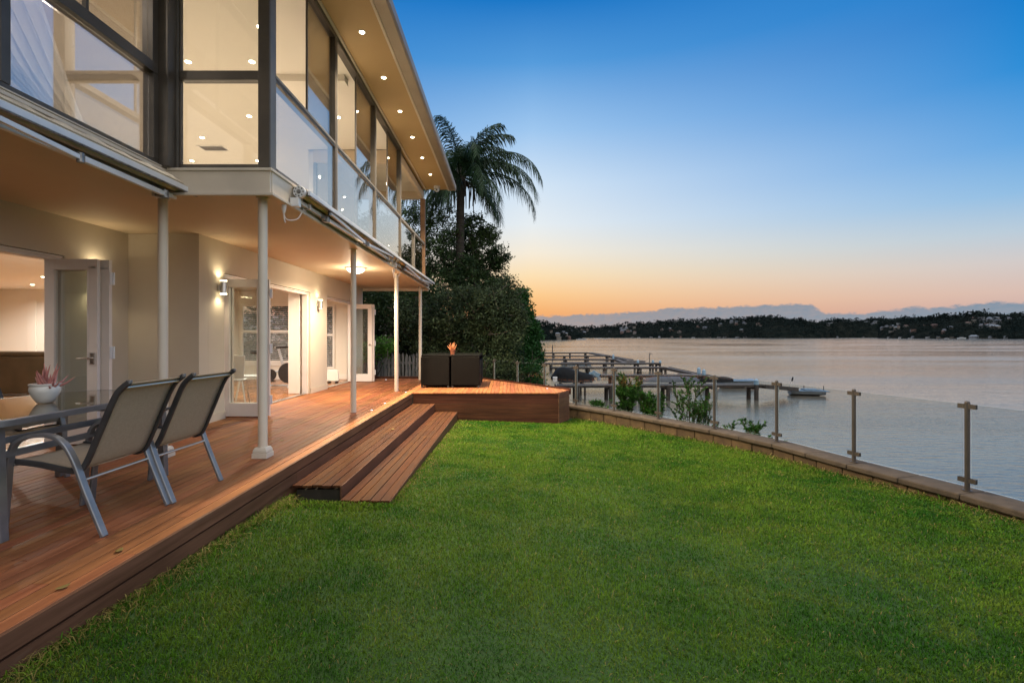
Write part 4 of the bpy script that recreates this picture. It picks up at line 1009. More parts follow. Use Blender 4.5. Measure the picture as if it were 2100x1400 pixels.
def bike():
    x, y = -5.20, 11.3
    t = thing('exercise_bike', 'white framed exercise bike with a black flywheel in the gym room', 'exercise bike', (x, y, 0))
    m = MB()
    m.tube([(x+.22, y-.26, .06), (x+.22, y+.26, .06)], .028, 10); m.tube([(x-.45, y-.24, .06), (x-.45, y+.24, .06)], .028, 10); m.tube([(x+.22, y, .07), (x-.45, y, .07)], .026, 10)
    m.tube([(x+.16, y, .08), (x-.02, y, .55), (x-.12, y, .92)], .030, 10); m.tube([(x-.45, y, .08), (x-.62, y, .80)], .026, 10); m.tube([(x-.05, y, .42), (x-.50, y, .30)], .026, 10)
    obj('frame', m, 'hull_white', t, smooth=True)
    m = MB(); m.cyl((x+.12, y-.035, .36), (x+.12, y+.035, .36), .235, n=36); m.cyl((x+.12, y-.05, .36), (x+.12, y+.05, .36), .05, n=14); obj('flywheel', m, 'black', t, smooth=True)
    m = MB(); m.cyl((x-.28, y-.06, .32), (x-.28, y-.03, .32), .13, n=26); m.tube([(x-.28, y-.06, .32), (x-.28, y-.10, .32), (x-.20, y-.10, .19)], .014, 8); m.box(x-.24, x-.15, y-.17, y-.08, .165, .195); obj('crank', m, 'black', t)
    m = MB(); m.tube(crom([(x+.18, y-.24, .98), (x-.05, y-.22, .95), (x-.12, y, .95), (x-.05, y+.22, .95), (x+.18, y+.24, .98)], 5), .016, 8); obj('handlebar', m, 'black', t, smooth=True)
    m = MB(); m.blob((x-.64, y, .84), (.15, .09, .05), 2, .05); obj('saddle', m, 'black', t, smooth=True)
    m = MB()
    for yy in (y-.26, y+.26): m.cyl((x+.25, yy-.012, .032), (x+.25, yy+.012, .032), .03, n=14)
    obj('wheel', m, 'black', t)
bike()
def white_chair(x, y, rz, label):
    t = thing('white_chair', label, 'chair', (0, 0, 0), 'white plastic chairs in the gym room')
    m = MB(); m.hexa([(-.21, -.21, .44), (.21, -.21, .44), (.19, .2, .43), (-.19, .2, .43), (-.21, -.21, .465), (.21, -.21, .465), (.19, .2, .455), (-.19, .2, .455)]); obj('seat', m, 'hull_white', t, bevel=.01)
    m = MB(); m.hexa([(-.20, -.235, .47), (.20, -.235, .47), (.20, -.205, .47), (-.20, -.205, .47), (-.23, -.31, .88), (.23, -.31, .88), (.23, -.285, .88), (-.23, -.285, .88)]); obj('backrest', m, 'hull_white', t, bevel=.012)
    for sx in (-1, 1):
        for sy in (-1, 1):
            m = MB(); m.tube([(sx*.16, sy*.16, .44), (sx*.23, sy*.24-.0, .004)], .012, 8); obj('leg', m, 'steel', t, smooth=True)
    t.location = (x, y, 0); t.rotation_euler = (0, 0, rz); return t
white_chair(-4.82, 8.55, R(20), 'white plastic chair just behind the glass folding door'); white_chair(-4.95, 9.35, R(-60), 'white plastic chair deeper in the room behind the glass folding door')
def heater():
    x, y = -4.50, 12.55
    t = thing('panel_heater', 'small white portable panel heater inside the far doorway', 'heater', (x, y, 0))
    m = MB(); m.box(x-.17, x+.13, y, y+.07, .05, .34); obj('panel', m, 'roomwhite', t, bevel=.02)
    m = MB(); m.box(x-.13, x-.10, y-.06, y+.13, .005, .049); m.box(x+.06, x+.09, y-.06, y+.13, .005, .049); obj('feet', m, 'black', t)
heater()
#@@ PLANTS
# ------------------------------------------------------------------ trees and plants
def unit(a): return a/np.maximum(np.linalg.norm(a, axis=-1, keepdims=True), 1e-9)
def leaf_mesh(name, P, L, wr, mat, parent, droop=.25, up=.0, dirs=None):
    n = len(P); a = RNG.normal(size=(n, 3)); a[:, 2] = a[:, 2]*.7-droop+up
    if dirs is not None: a = a*.6+dirs
    a = unit(a); b = unit(np.cross(a, RNG.normal(size=(n, 3)))); c = np.cross(a, b)
    L = L*RNG.uniform(.6, 1.35, (n, 1)); w = L*wr
    V = np.stack([P, P+a*L*.45+b*w*.5+c*L*.05, P+a*L-c*L*.06, P+a*L*.45-b*w*.5+c*L*.05], 1).reshape(-1, 3)
    F = np.arange(4*n).reshape(n, 4)
    return mesh_np(name, V, F, mat, parent)
def crown_pts(blobs, ncl, per, sig, shell=.35):
    vol = np.array([b[1]*b[1]*(b[2] if len(b) > 2 else b[1]) for b in blobs])**.75; pr = vol**.8/(vol**.8).sum(); out = []; cents = []
    for b, k in zip(blobs, RNG.multinomial(ncl, pr)):
        c = np.array(b[0]); rx = b[1]; rz = b[2] if len(b) > 2 else rx
        d = unit(RNG.normal(size=(k, 3))); q = shell+(1-shell)*RNG.random((k, 1))**.5; q *= 1+.07*RNG.normal(size=(k, 1))
        cc = c+d*q*np.array([rx, rx, rz]); cents.append(cc)
    cc = np.concatenate(cents); s = sig*RNG.uniform(.5, 1.4, (len(cc), 1, 1))
    P = cc[:, None, :]+np.clip(RNG.normal(size=(len(cc), per, 3)), -1.35, 1.35)*1.1*s*np.array([1, 1, .8]); return P.reshape(-1, 3), cc
def tree(name, label, cat, base, trunk, blobs, ncl, per, sig, L, wr, mat, group=None, limbs=9, r0=.16, shell=.35, droop=.25, bark='bark'):
    t = thing(name, label, cat, base, group)
    P, cc = crown_pts(blobs, ncl, per, sig, shell)
    m = MB(); b = Vector(base); top = Vector(trunk); k = 6
    pts = [b.lerp(top, i/k)+Vector((random.uniform(-.06, .06), random.uniform(-.06, .06), 0))*(0 < i < k)*(1+(top-b).length*.2) for i in range(k+1)]; pts[0].z -= .15
    m.tube(pts, [r0*(1-.6*i/k) for i in range(k+1)], 10)
    for j in range(limbs):
        e = Vector(cc[RNG.integers(len(cc))]); s = pts[random.randint(2, k)]; mid = s.lerp(e, .5)+Vector((random.uniform(-.2, .2), random.uniform(-.2, .2), random.uniform(.0, .35)))
        m.tube(crom([s, mid, e], 4), [r0*.38*(1-.85*i/8) for i in range(9)], 6)
    for j in range(limbs*6):
        e = Vector(cc[RNG.integers(len(cc))]); d = Vector(RNG.normal(size=3)).normalized()*random.uniform(.3, .8); m.tube([e-d*.6, e, e+d*.5+Vector((0, 0, .1))], [.016, .010, .004], 4)
    obj('trunk', m, bark, t, smooth=True)
    leaf_mesh('crown', P, L, wr, mat, t, droop); return t
def WB(px, py, Y, r, rz=None): return (W(px, py, Y), r, rz or r)
def palm():
    Y = 20.0; c = Vector(W(945, 368, Y)); base = Vector((W(940, 0, Y)[0], Y, -.5))
    t = thing('palm_tree', 'tall feather palm with drooping fronds behind the far end of the house', 'palm tree', tuple(base))
    m = MB(); n = 26; pts = [base.lerp(c, i/n) for i in range(n+1)]
    m.tube(pts, [.20-.05*i/n+.012*(i % 2) for i in range(n+1)], 14); obj('trunk', m, 'palmbark', t, smooth=True, angle=60)
    m = MB(); m.tube([c+Vector((0, 0, -.7)), c+Vector((0, 0, -.3)), c+Vector((0, 0, .3)), c+Vector((0, 0, .9))], [.17, .24, .17, .05], 14)
    for i in range(22):      # hanging dead leaf bases and fruit stalks
        a = i*2.4; d = Vector((math.cos(a), math.sin(a), 0)); m.tube(crom([c+d*.15+Vector((0, 0, -.2)), c+d*.5+Vector((0, 0, -.25)), c+d*random.uniform(.45, .7)+Vector((0, 0, -random.uniform(.8, 1.5)))], 3), [.04-.004*q for q in range(7)], 5)
    obj('crownshaft', m, 'palmbark', t, smooth=True)
    rr = random.Random(11)
    specs = []   # azimuth (0 = towards +x, 90 = away), start elevation, bend, length
    for az, e0, bend, Ln in ((6, 58, 138, 3.1), (-14, 50, 128, 4.1), (-26, 30, 112, 4.0), (12, 24, 108, 3.9), (28, 80, 108, 3.0), (205, 60, 130, 2.8), (172, 45, 125, 3.2), (150, 30, 115, 3.2), (190, 12, 95, 3.0), (95, 55, 125, 3.3), (72, 40, 125, 3.4), (120, 20, 105, 3.2), (-2, 84, 100, 2.9),
                             (-75, 58, 130, 3.1), (-100, 42, 125, 3.2), (-60, 20, 105, 3.2), (-130, 15, 100, 3.0), (230, 35, 120, 3.1), (250, 82, 90, 2.8), (60, 74, 90, 2.3), (-30, 82, 88, 2.8), (135, 72, 100, 2.3), (45, 5, 85, 2.9), (-95, -5, 75, 2.7), (10, -22, 62, 2.3), (165, -15, 68, 2.6), (100, 84, 30, 1.6), (-40, 4, 84, 2.7), (215, -18, 66, 2.5), (185, -35, 50, 2.3)):
        specs.append((az+rr.uniform(-6, 6), e0, bend, Ln))
    for az, e0, bend, Ln in specs:
        a = R(az); h = Vector((math.cos(a), math.sin(a), 0)); side = Vector((-math.sin(a), math.cos(a), 0)); p = c+h*.10+Vector((0, 0, .1)); pts = [p]; tans = []; K = 16
        for i in range(K):
            s = (i+.5)/K; e = R(e0-bend*s**1.25); d = h*math.cos(e)+Vector((0, 0, 1))*math.sin(e); p = p+d*Ln/K; pts.append(p); tans.append(d)
        tans.append(tans[-1]); V = []; F = []
        mb = MB(); mb.tube(pts, [.034*(1-.88*i/K)+.003 for i in range(K+1)], 6)
        nl = 40
        for i in range(nl):
            s = .14+.86*i/(nl-1); q = s*K; i0 = min(int(q), K-1); P0 = pts[i0].lerp(pts[i0+1], q-i0); T = tans[i0]
            l = .74*math.sin(math.pi*min(1, .20+.74*s))**.6*rr.uniform(.75, 1.15)+.10
            for sg in (-1, 1):
                for lift in (0.18, -.22):
                    D = (side*sg*rr.uniform(.45, .8)+T*(.5+.45*s)+Vector((0, 0, lift-.32))+Vector((rr.uniform(-.2, .2), rr.uniform(-.2, .2), rr.uniform(-.22, .08)))).normalized()
                    tip = P0+D*l*.85+Vector((rr.uniform(-.06, .06), 0, -.52*l)); mid = P0+D*l*.52+Vector((0, 0, -.06*l)); wv = T*.016
                    mb.add([P0-wv, mid-wv*1.1, tip, mid+wv*1.1, P0+wv], [(0, 1, 3, 4), (1, 2, 3)])
        obj('frond', mb, 'leaf_palm', t)
palm()
GT = 'trees beyond the far end of the house'
# open crowned tree whose gaps show the glowing sky
tree('leafy_tree', 'tall loose leaved tree showing glowing sky through its gaps, below the palm', 'tree', (-1.1, 20.6, -.6), (-1.3, 20.8, 4.2),
     [WB(985, 520, 21, .80, 1.0), WB(965, 475, 21, .75, .85), WB(1012, 590, 21, .72, .7), WB(940, 540, 21, .9, 1.1), WB(985, 600, 20.5, 1.0, .9), WB(938, 575, 19.2, .55, .6), WB(962, 545, 19.3, .4, .5), WB(1003, 480, 21, .42, .4), WB(1022, 530, 21, .5, .6)], 820, 34, .12, .115, .42, 'leaf_dark', GT, 14, .17, .3)
tree('leafy_tree', 'wide airy tree seen through the glazed corner balcony', 'tree', (-3.4, 19.6, -.5), (-3.2, 19.6, 4.0),
     [WB(842, 470, 19.6, 1.0, 1.2), WB(885, 520, 19.6, 1.0, 1.1), WB(820, 560, 19.6, 1.1, 1.0), WB(905, 460, 19.8, .7, .9), WB(780, 500, 20, 1.2, 1.3), WB(870, 580, 19.2, 1.1, .8)], 700, 30, .13, .115, .42, 'leaf_dark', GT, 14, .16, .3)
tree('olive_tree', 'dense grey green bushy tree behind the wicker set', 'tree', (-1.1, 17.2, -.8), (-.9, 17.3, 1.8),
     [WB(985, 640, 17.2, 1.15, .95), WB(1030, 640, 17.3, .75, .8), WB(1035, 710, 16.6, .62, .85), WB(985, 730, 16.8, .95, 1.0), WB(930, 650, 17, 1.1, 1.1), WB(1040, 590, 17.6, .42, .4), WB(1050, 660, 17.2, .5, .7)], 1150, 34, .13, .105, .36, 'leaf_olive', GT, 12, .15, .5)
tree('broadleaf_tree', 'bright green broadleaf tree at the water side edge of the garden trees', 'tree', (.75, 21.5, -1.2), (.8, 21.6, 1.6),
     [WB(1070, 650, 21.5, .50, .65), WB(1086, 690, 21.2, .45, .6), WB(1075, 730, 21, .75, .8), WB(1058, 620, 21.8, .42, .4), WB(1050, 690, 21.5, .8, .9), WB(1065, 770, 20.8, .8, .7), WB(1030, 640, 21.8, .7, .7), WB(1068, 602, 22, .28, .25)], 1000, 42, .13, .13, .5, 'leaf_green', GT, 10, .15, .5)
tree('dark_tree', 'dark spreading tree filling the view under the veranda ceiling', 'tree', (-3.9, 18.4, -.4), (-3.9, 18.4, 2.3),
     [WB(800, 640, 18.2, 1.3, 1.2), WB(870, 640, 18.2, 1.2, 1.2), WB(750, 640, 18.4, 1.3, 1.3), WB(920, 700, 18, 1.0, 1.1), WB(840, 720, 18.4, .9, .6)], 1150, 26, .17, .115, .36, 'leaf_dark', GT, 22, .17, .35)
tree('dark_tree', 'small dark tree between the picket fence and the last veranda post', 'tree', (-2.75, 17.0, -.4), (-2.7, 17.0, 1.4),
     [WB(878, 690, 17, .75, .9), WB(905, 740, 16.6, .7, .6), WB(845, 660, 17.2, .8, .7)], 420, 26, .16, .11, .36, 'leaf_olive', GT, 16, .15, .35)
tree('lime_bush', 'lime green bush above the grey picket fence', 'bush', (-4.3, 15.9, -.35), (-4.3, 15.9, .3),
     [WB(772, 716, 15.8, .42, .3), WB(790, 708, 16, .35, .25), WB(752, 722, 15.8, .4, .3)], 150, 22, .10, .085, .5, 'leaf_lime', None, 5, .05, .3)
for (px, py, Y, r, l) in ((1040, 775, 16.3, .5, 'olive bush behind the glass at the back of the platform'), (1085, 772, 17.0, .55, 'dark bush behind the glass fence beside the black covered boat'), (1012, 760, 15.9, .42, 'small bush against the fence post beside the wicker set')):
    x, y, z = W(px, py, Y)
    tree('garden_bush', l, 'bush', (x, y, -1.1), (x, y, z), [((x, y, z), r, r*1.1), ((x-.4, y+.3, z-.3), r*.9, r), ((x+.1, y+.2, z-.55), r, r)], 330, 22, .11, .085, .4, 'leaf_olive' if px != 1085 else 'leaf_green', 'bushes behind the glass fence', 5, .05, .4)
# trees further along the bank and behind the house (kept for other viewpoints too)
for (x, y, h, r, l) in ((.2, 34, 3.4, 1.3, 'dark tree on the bank behind the black covered boat'), (-.6, 50, 4.2, 1.8, 'far dark tree on the bank where the jetties begin'), (-6.5, 24, 7.5, 2.6, 'tall dark tree behind the house corner')):
    tree('bank_tree', l, 'tree', (x, y, -.9), (x, y, h*.5), [((x, y, h*.55), r, r), ((x-1.2, y+.8, h*.4), r*.9, r*.9), ((x+.5, y-.6, h*.3), r*.8, r), ((x-.4, y, h*.75), r*.7, r*.7)], 420, 20, .32, .2, .42, 'leaf_dark', 'trees further along the bank', 8, .2, .45)
def shrub(px, y, h, spread, nst, label, mat='leaf_shrub', L=.085, wr=.30, dens=16):
    x = (px-1042)/1000*y; z0 = -1.45
    t = thing('shrub', label, 'shrub', (x, y, z0), 'shrubs outside the glass fence')
    m = MB(); P = []; D = []
    for i in range(nst):
        a = i*2.4+px; hh = h*random.uniform(.55, 1.0) if i else h; lean = spread*random.uniform(.2, 1.0)*(.35 if i == 0 else 1)
        b = Vector((x+.06*math.cos(a), y+.06*math.sin(a), z0)); e = Vector((x+lean*math.cos(a), y+.7*lean*math.sin(a), z0+hh)); mid = b.lerp(e, .55)+Vector((-.1*lean*math.cos(a), 0, .12*hh))
        c = crom([b, mid, e], 8); k = len(c); m.tube(c, [.011*(1-.8*q/k)+.0015 for q in range(k)], 5)
        segs = [(c, 1.)]
        for _ in range(4):
            q = random.randint(k//2, k-3); s = Vector(c[q]); d = (Vector(c[q+1])-Vector(c[q])).normalized()+Vector((random.uniform(-.9, .9), random.uniform(-.9, .9), random.uniform(0, .5))); f = s+d.normalized()*random.uniform(.15, .38)*h/1.4
            cc = crom([s, s.lerp(f, .5)+Vector((0, 0, .02)), f+Vector((0, 0, random.uniform(-.05, .03)))], 4); m.tube(cc, [.005]*len(cc), 4); segs.append((cc, .6))
        for cc, w in segs:
            for q in range(int(len(cc)*dens/8*(1 if w == 1 else 1.6))):
                u = random.uniform(.28 if w == 1 else .1, 1)*(len(cc)-1); i0 = min(int(u), len(cc)-2); p = Vector(cc[i0]).lerp(Vector(cc[i0+1]), u-i0); T = (Vector(cc[i0+1])-Vector(cc[i0])).normalized(); P.append(p); D.append(T*.8)
    obj('stems', m, 'bark', t, smooth=True)
    leaf_mesh('leaves', np.array(P), L, wr, mat, t, .0, .1, np.array(D))
shrub(1283, 11.55, 1.62, .34, 13, 'bright green shrub just right of the second fence post on the wall', L=.10, wr=.24, dens=30)
shrub(1330, 11.3, 1.25, .30, 12, 'bright green shrub tight against the third fence post on the wall', L=.10, wr=.24, dens=26)
shrub(1345, 10.9, 1.0, .25, 6, 'low shrub directly behind the third fence post on the wall', L=.07, wr=.34, dens=14)
shrub(1412, 10.3, 1.70, .38, 11, 'tallest loose shrub with small leaves behind the glass fence', 'leaf_shrub', .058, .40, 19)
shrub(1448, 10.2, 1.25, .30, 9, 'small leaved shrub leaning on the fourth fence post on the wall', 'leaf_shrub', .058, .40, 16)
shrub(1500, 9.75, .92, .36, 5, 'sparse twiggy shrub between the fourth and fifth fence posts', 'leaf_shrub', .05, .42, 10)
shrub(1545, 9.2, 1.02, .40, 8, 'arching shrub left of the fifth fence post on the wall', 'leaf_shrub', .07, .34, 14)
shrub(1592, 8.75, .82, .26, 4, 'thin arching sprigs beside the fifth fence post on the wall', 'leaf_shrub', .055, .4, 10)
shrub(1640, 8.2, .62, .22, 3, 'few leafy sprigs just past the fifth fence post on the wall', 'leaf_shrub', .05, .42, 8)
shrub(1225, 12.3, .95, .30, 8, 'low long leaved shrub between the first two fence posts on the wall', 'leaf_shrub', .11, .2, 16)
tree('dark_tree', 'added dark tree darkening the gaps of the shuttered gym window', 'tree', (-7.2, 17.6, -.4), (-7.2, 17.6, 2.0), [((-7.2, 17.6, 2.0), 1.6, 1.4), ((-8.6, 17.9, 1.6), 1.4, 1.4), ((-6.0, 17.3, 1.5), 1.2, 1.3), ((-7.3, 17.4, .4), 1.5, .9)], 420, 24, .2, .14, .4, 'leaf_dark', GT, 8, .14, .3)  # added tree, blocks the bright sky behind the louvre gaps
def pickets():
    t = thing('picket_fence', 'grey weathered picket fence in the garden behind the deck', 'fence', (-3.6, 16.3, -.35))
    m = MB(); x = -6.2; 
    while x < -2.0:
        h = .98+random.uniform(-.06, .06); w = .075; y = 16.3+random.uniform(-.01, .01); tl = random.uniform(-.015, .015)
        m.add([(x, y, -.5), (x+w, y, -.5), (x+w+tl, y, h-.08-.35), (x+w/2+tl, y, h-.35), (x+tl, y, h-.08-.35), (x, y+.018, -.5), (x+w, y+.018, -.5), (x+w+tl, y+.018, h-.08-.35), (x+w/2+tl, y+.018, h-.35), (x+tl, y+.018, h-.08-.35)],
              [(0, 1, 2, 3, 4), (9, 8, 7, 6, 5), (0, 5, 6, 1), (1, 6, 7, 2), (2, 7, 8, 3), (3, 8, 9, 4), (4, 9, 5, 0)]); x += .115
    obj('pickets', m, 'picket', t)
    m = MB(); m.box(-6.2, -2.0, 16.325, 16.36, -.2, -.12); m.box(-6.2, -2.0, 16.325, 16.36, .28, .36); obj('rails', m, 'picket', t)
pickets()
def fallen():
    for i, (x, y, z, l) in enumerate(((-2.17, 2.72, .002, 'small curled yellow leaf on the deck near the sling chair foot'), (-2.12, 2.32, .002, 'small pale leaf near the front edge of the deck'), (-2.6, 5.6, .002, 'small dry leaf on the deck past the first post'), (-1.75, 7.4, -.208, 'small dark leaf on the upper deck step'))):
        m = MB(); a = random.uniform(0, 6.3); vs = []; n = 8
        for k in range(n+1):
            s = k/n; w = .017*math.sin(math.pi*s)**.8+.0006
            for q in (-1, 0, 1): px, py, pz = (s-.5)*(.062 if z > -.1 or x < 0 else .036), q*w*(1 if z > -.1 or x < 0 else .6), .012*(2*s-1)**2+.007*abs(q)*math.sin(math.pi*s)+.001; vs.append((x+px*math.cos(a)-py*math.sin(a), y+px*math.sin(a)+py*math.cos(a), z+pz))
        m.add(vs, [(k*3+j, k*3+j+1, k*3+4+j, k*3+3+j) for k in range(n) for j in range(2)])
        o = obj('fallen_leaf', m, 'dry_leaf', smooth=True); sd = o.modifiers.new('thick', 'SOLIDIFY'); sd.thickness = .0008; _tag(o, l, 'fallen leaf', 'fallen leaves')
M['dry_leaf'] = leafmat('dry_leaf', (.26, .19, .06), (.34, .26, .10), .2, .6, .2)
fallen()
#@@ RIVER
# ------------------------------------------------------------------ jetties and boats
ZW = -3.1
def wy(py): return 4300/(py-690)          # distance of a point on the water seen at picture row py
GJ = 'timber jetties along the shore'
def jetty(label, a, b, zd, wd, piles, tall=(), thick=.22):
    """a, b: (x, y) ends of the centre line; zd deck height over water; piles: fractions along the line"""
    A = Vector((a[0], a[1], 0)); B = Vector((b[0], b[1], 0)); d = (B-A).normalized(); n = Vector((-d.y, d.x, 0)); z = ZW+zd; L_ = (B-A).length
    t = thing('jetty', label, 'jetty', (a[0], a[1], ZW), GJ)
    m = MB(); k = int(L_/.16)
    for i in range(k):
        p = A+d*(i*L_/k); q = A+d*((i+1)*L_/k-.012); j = random.uniform(-.02, .02)
        c = [p-n*(wd/2+j), q-n*(wd/2+j), q+n*(wd/2), p+n*(wd/2)]; m.hexa([(*v.xy, z-.05) for v in c]+[(*v.xy, z) for v in c])
    obj('decking', m, 'jetty', t)
    m = MB()
    for s in (-1, 1):
        c = [A+n*s*(wd/2-.1)-n*.05, B+n*s*(wd/2-.1)-n*.05, B+n*s*(wd/2-.1)+n*.05, A+n*s*(wd/2-.1)+n*.05]; m.hexa([(*v.xy, z-thick) for v in c]+[(*v.xy, z-.051) for v in c])
    obj('bearers', m, 'pile', t)
    for f in piles:
        for s in (-1, 1):
            p = A+d*(f*L_)+n*s*(wd/2-.02)+Vector((random.uniform(-.05, .05), 0, 0)); top = z-.03
            for (ft, ss, hh) in tall:
                if ft == f and ss == s: top = z+hh
            m = MB(); m.cyl((p.x, p.y, ZW-1.2), (p.x+random.uniform(-.03, .03), p.y, min(top, z+.02)), .15, .135, 12)
            po = obj('pile', m, 'pile', t, smooth=True)
            if top > z: 
                m = MB(); m.cyl((p.x, p.y, z+.02), (p.x, p.y, top-.12), .15, .15, 12); m.cyl((p.x, p.y, top-.12), (p.x, p.y, top), .15, .03, 12); obj('sleeve', m, 'pile_cap', po, smooth=True)
        p = A+d*(f*L_); q = [p-n*wd*.62-d*.07, p+n*wd*.62-d*.07, p+n*wd*.62+d*.07, p-n*wd*.62+d*.07]
        m = MB(); m.hexa([(*v.xy, z-thick-.16) for v in q]+[(*v.xy, z-thick-.001) for v in q]); obj('crosshead', m, 'pile', t)
    return t
def JX(px, Y): return (px-1042)/1000*Y
jetty('nearest long jetty, ending at the pale blue capped pile', (JX(1139, 33.2), 33.2), (JX(1553, 33.6), 33.6), 1.03, 1.15, (.10, .26, .40, .54, .77, .975), ((.975, -1, .42),), .17)
jetty('second jetty from the camera, with two tall pale blue piles at its end', (JX(1180, 42.5), 42.5), (JX(1442, 42.8), 42.8), .96, 1.1, (.0, .28, .50, .76, .985), ((.985, -1, .52), (.985, 1, .62)), .2)
jetty('third jetty from the camera, with a gangway sloping off its end', (JX(1130, 54), 54), (JX(1364, 54.3), 54.3), .93, 1.1, (.05, .32, .55, .77, .985), (), .2)
jetty('fourth jetty from the camera, carrying the thin lamp pole', (JX(1118, 62), 62), (JX(1352, 62.5), 62.5), .95, 1.3, (.05, .28, .52, .80, .93, .99), ((.80, -1, .4), (.93, -1, .4), (.99, -1, .35)), .2)
jetty('fifth jetty from the camera, a plain one crossing behind the lamp pole jetty', (JX(1100, 73), 73), (JX(1262, 73.4), 73.4), .95, 1.2, (.1, .37, .62, .96), ((.96, -1, .7),), .2)
jetty('sixth jetty from the camera, thin and low', (JX(1096, 86), 86), (JX(1250, 86.5), 86.5), .95, 1.2, (.1, .4, .7, .97), (), .2)
jetty('farthest jetty, behind all the others', (JX(1096, 103), 103), (JX(1206, 103.5), 103.5), .95, 1.3, (.1, .36, .66, .95), (), .25)
def gangway(label, a, b, wd=.9):
    A = Vector(a); B = Vector(b); d = (B-A); h = Vector((d.x, d.y, 0)).normalized(); n = Vector((-h.y, h.x, 0))
    t = thing('gangway', label, 'gangway', a, 'gangways sloping from the jetties')
    m = MB(); c = [A-n*wd/2, B-n*wd/2, B+n*wd/2, A+n*wd/2]; m.hexa([(v.x, v.y, v.z-.06) for v in c]+[(v.x, v.y, v.z) for v in c]); obj('walkway', m, 'jetty', t)
    m = MB()
    for s in (-1, 1):
        o = n*s*(wd/2+.03); c = [A+o-n*.025, B+o-n*.025, B+o+n*.025, A+o+n*.025]; m.hexa([(v.x, v.y, v.z-.22) for v in c]+[(v.x, v.y, v.z+.05) for v in c])
    obj('side_beams', m, 'pile', t)
gangway('gangway down from the nearest jetty to the moored punt', (JX(1556, 33.4), 33.4, ZW+1.0), (JX(1624, 35.2), 35.2, ZW+.62))
gangway('gangway down from the second jetty to the blue covered boat', (JX(1446, 42.6), 42.6, ZW+.94), (JX(1502, 41.2), 41.2, ZW+.5))
gangway('gangway down from the third jetty', (JX(1366, 54.1), 54.1, ZW+.9), (JX(1424, 51), 51, ZW+.45))
gangway('long gangway down from the farthest jetty', (JX(1208, 103), 103, ZW+.95), (JX(1292, 80), 80, ZW+.5), 1.1)
gangway('short gangway down from the fifth jetty', (JX(1263, 73), 73, ZW+.95), (JX(1288, 70), 70, ZW+.4))
def hull(mb, L_, bw, h, m=0, bow=.35, zb=-.2, n=14, transom=.85):
    """simple boat hull along +x, stern at 0"""
    rows = []
    for i in range(n+1):
        s = i/n; w = bw/2*(transom+(1-transom)*min(1, s*3))*(1-max(0, (s-(1-bow))/bow)**2.2); sh = h*(1+.25*max(0, s-.5)); k = zb+max(0, s-.75)*h*1.4
        w = max(w, .02); rows.append([(s*L_, -w, sh), (s*L_, -w*.86, (sh+k)*.45), (s*L_, 0, k), (s*L_, w*.86, (sh+k)*.45), (s*L_, w, sh)])
    vs = [p for r in rows for p in r]; fs = [(i*5+j, i*5+j+1, i*5+6+j, i*5+5+j) for i in range(n) for j in range(4)]
    fs += [(0, 5*0+4, 3, 2, 1)]+[(i*5+4, i*5, i*5+5, i*5+9) for i in range(n)]
    mb.add(vs, fs, m); return rows
def place(mb, x, y, z, a, sc=1.):
    c, s = math.cos(a), math.sin(a); mb.v = [(x+(p[0]*c-p[1]*s)*sc, y+(p[0]*s+p[1]*c)*sc, z+p[2]*sc) for p in mb.v]; return mb
def punt():
    x, y = JX(1619, 36.0), 36.0; a = R(-14)
    t = thing('moored_punt', 'low white punt with pale blue covers moored past the nearest jetty', 'boat', (x, y, ZW))
    m = MB(); hull(m, 3.25, 1.5, .34, 0, .16, -.1, transom=.95); obj('hull', place(m, x, y, ZW+.06, a, .74), 'hull_old', t)
    m = MB(); m.box(-.05, 3.35, -.80, .80, .36, .44); obj('gunwale', place(m, x, y, ZW+.06, a, .74), 'hull_blue', t, bevel=.03)
    m = MB(); m.box(1.2, 2.5, -.6, .6, .442, .56); m.box(2.55, 3.0, -.5, .5, .442, .50); obj('cover', place(m, x, y, ZW+.06, a, .74), 'hull_blue', t, bevel=.06)
    m = MB(); m.box(.05, .75, -.55, .55, .442, .60); obj('seat', place(m, x, y, ZW+.06, a, .74), 'hull_white', t, bevel=.02)
    m = MB(); 
    for q in (1.45, 3.2): m.cyl((q, .5, .44), (q, .5, .84), .04, n=8)
    obj('cleats', place(m, x, y, ZW+.06, a, .74), 'black', t)
    x2, y2 = JX(1621, 35.6), 35.6; z0 = ZW+.62
    t = thing('flag_pole', 'thin leaning pole with a small dark furled flag at the end of the gangway', 'flag', (x2, y2, z0))
    m = MB(); m.cyl((x2, y2, z0-.15), (x2+.14, y2, z0+.66), .013, n=7); obj('pole', m, 'steel', t)
    m = MB(); m.tube([(x2+.10, y2, z0+.42), (x2+.13, y2, z0+.52), (x2+.17, y2, z0+.66), (x2+.17, y2, z0+.74)], [.03, .06, .055, .02], 8); obj('flag', m, 'tarp_black', t, smooth=True)
punt()
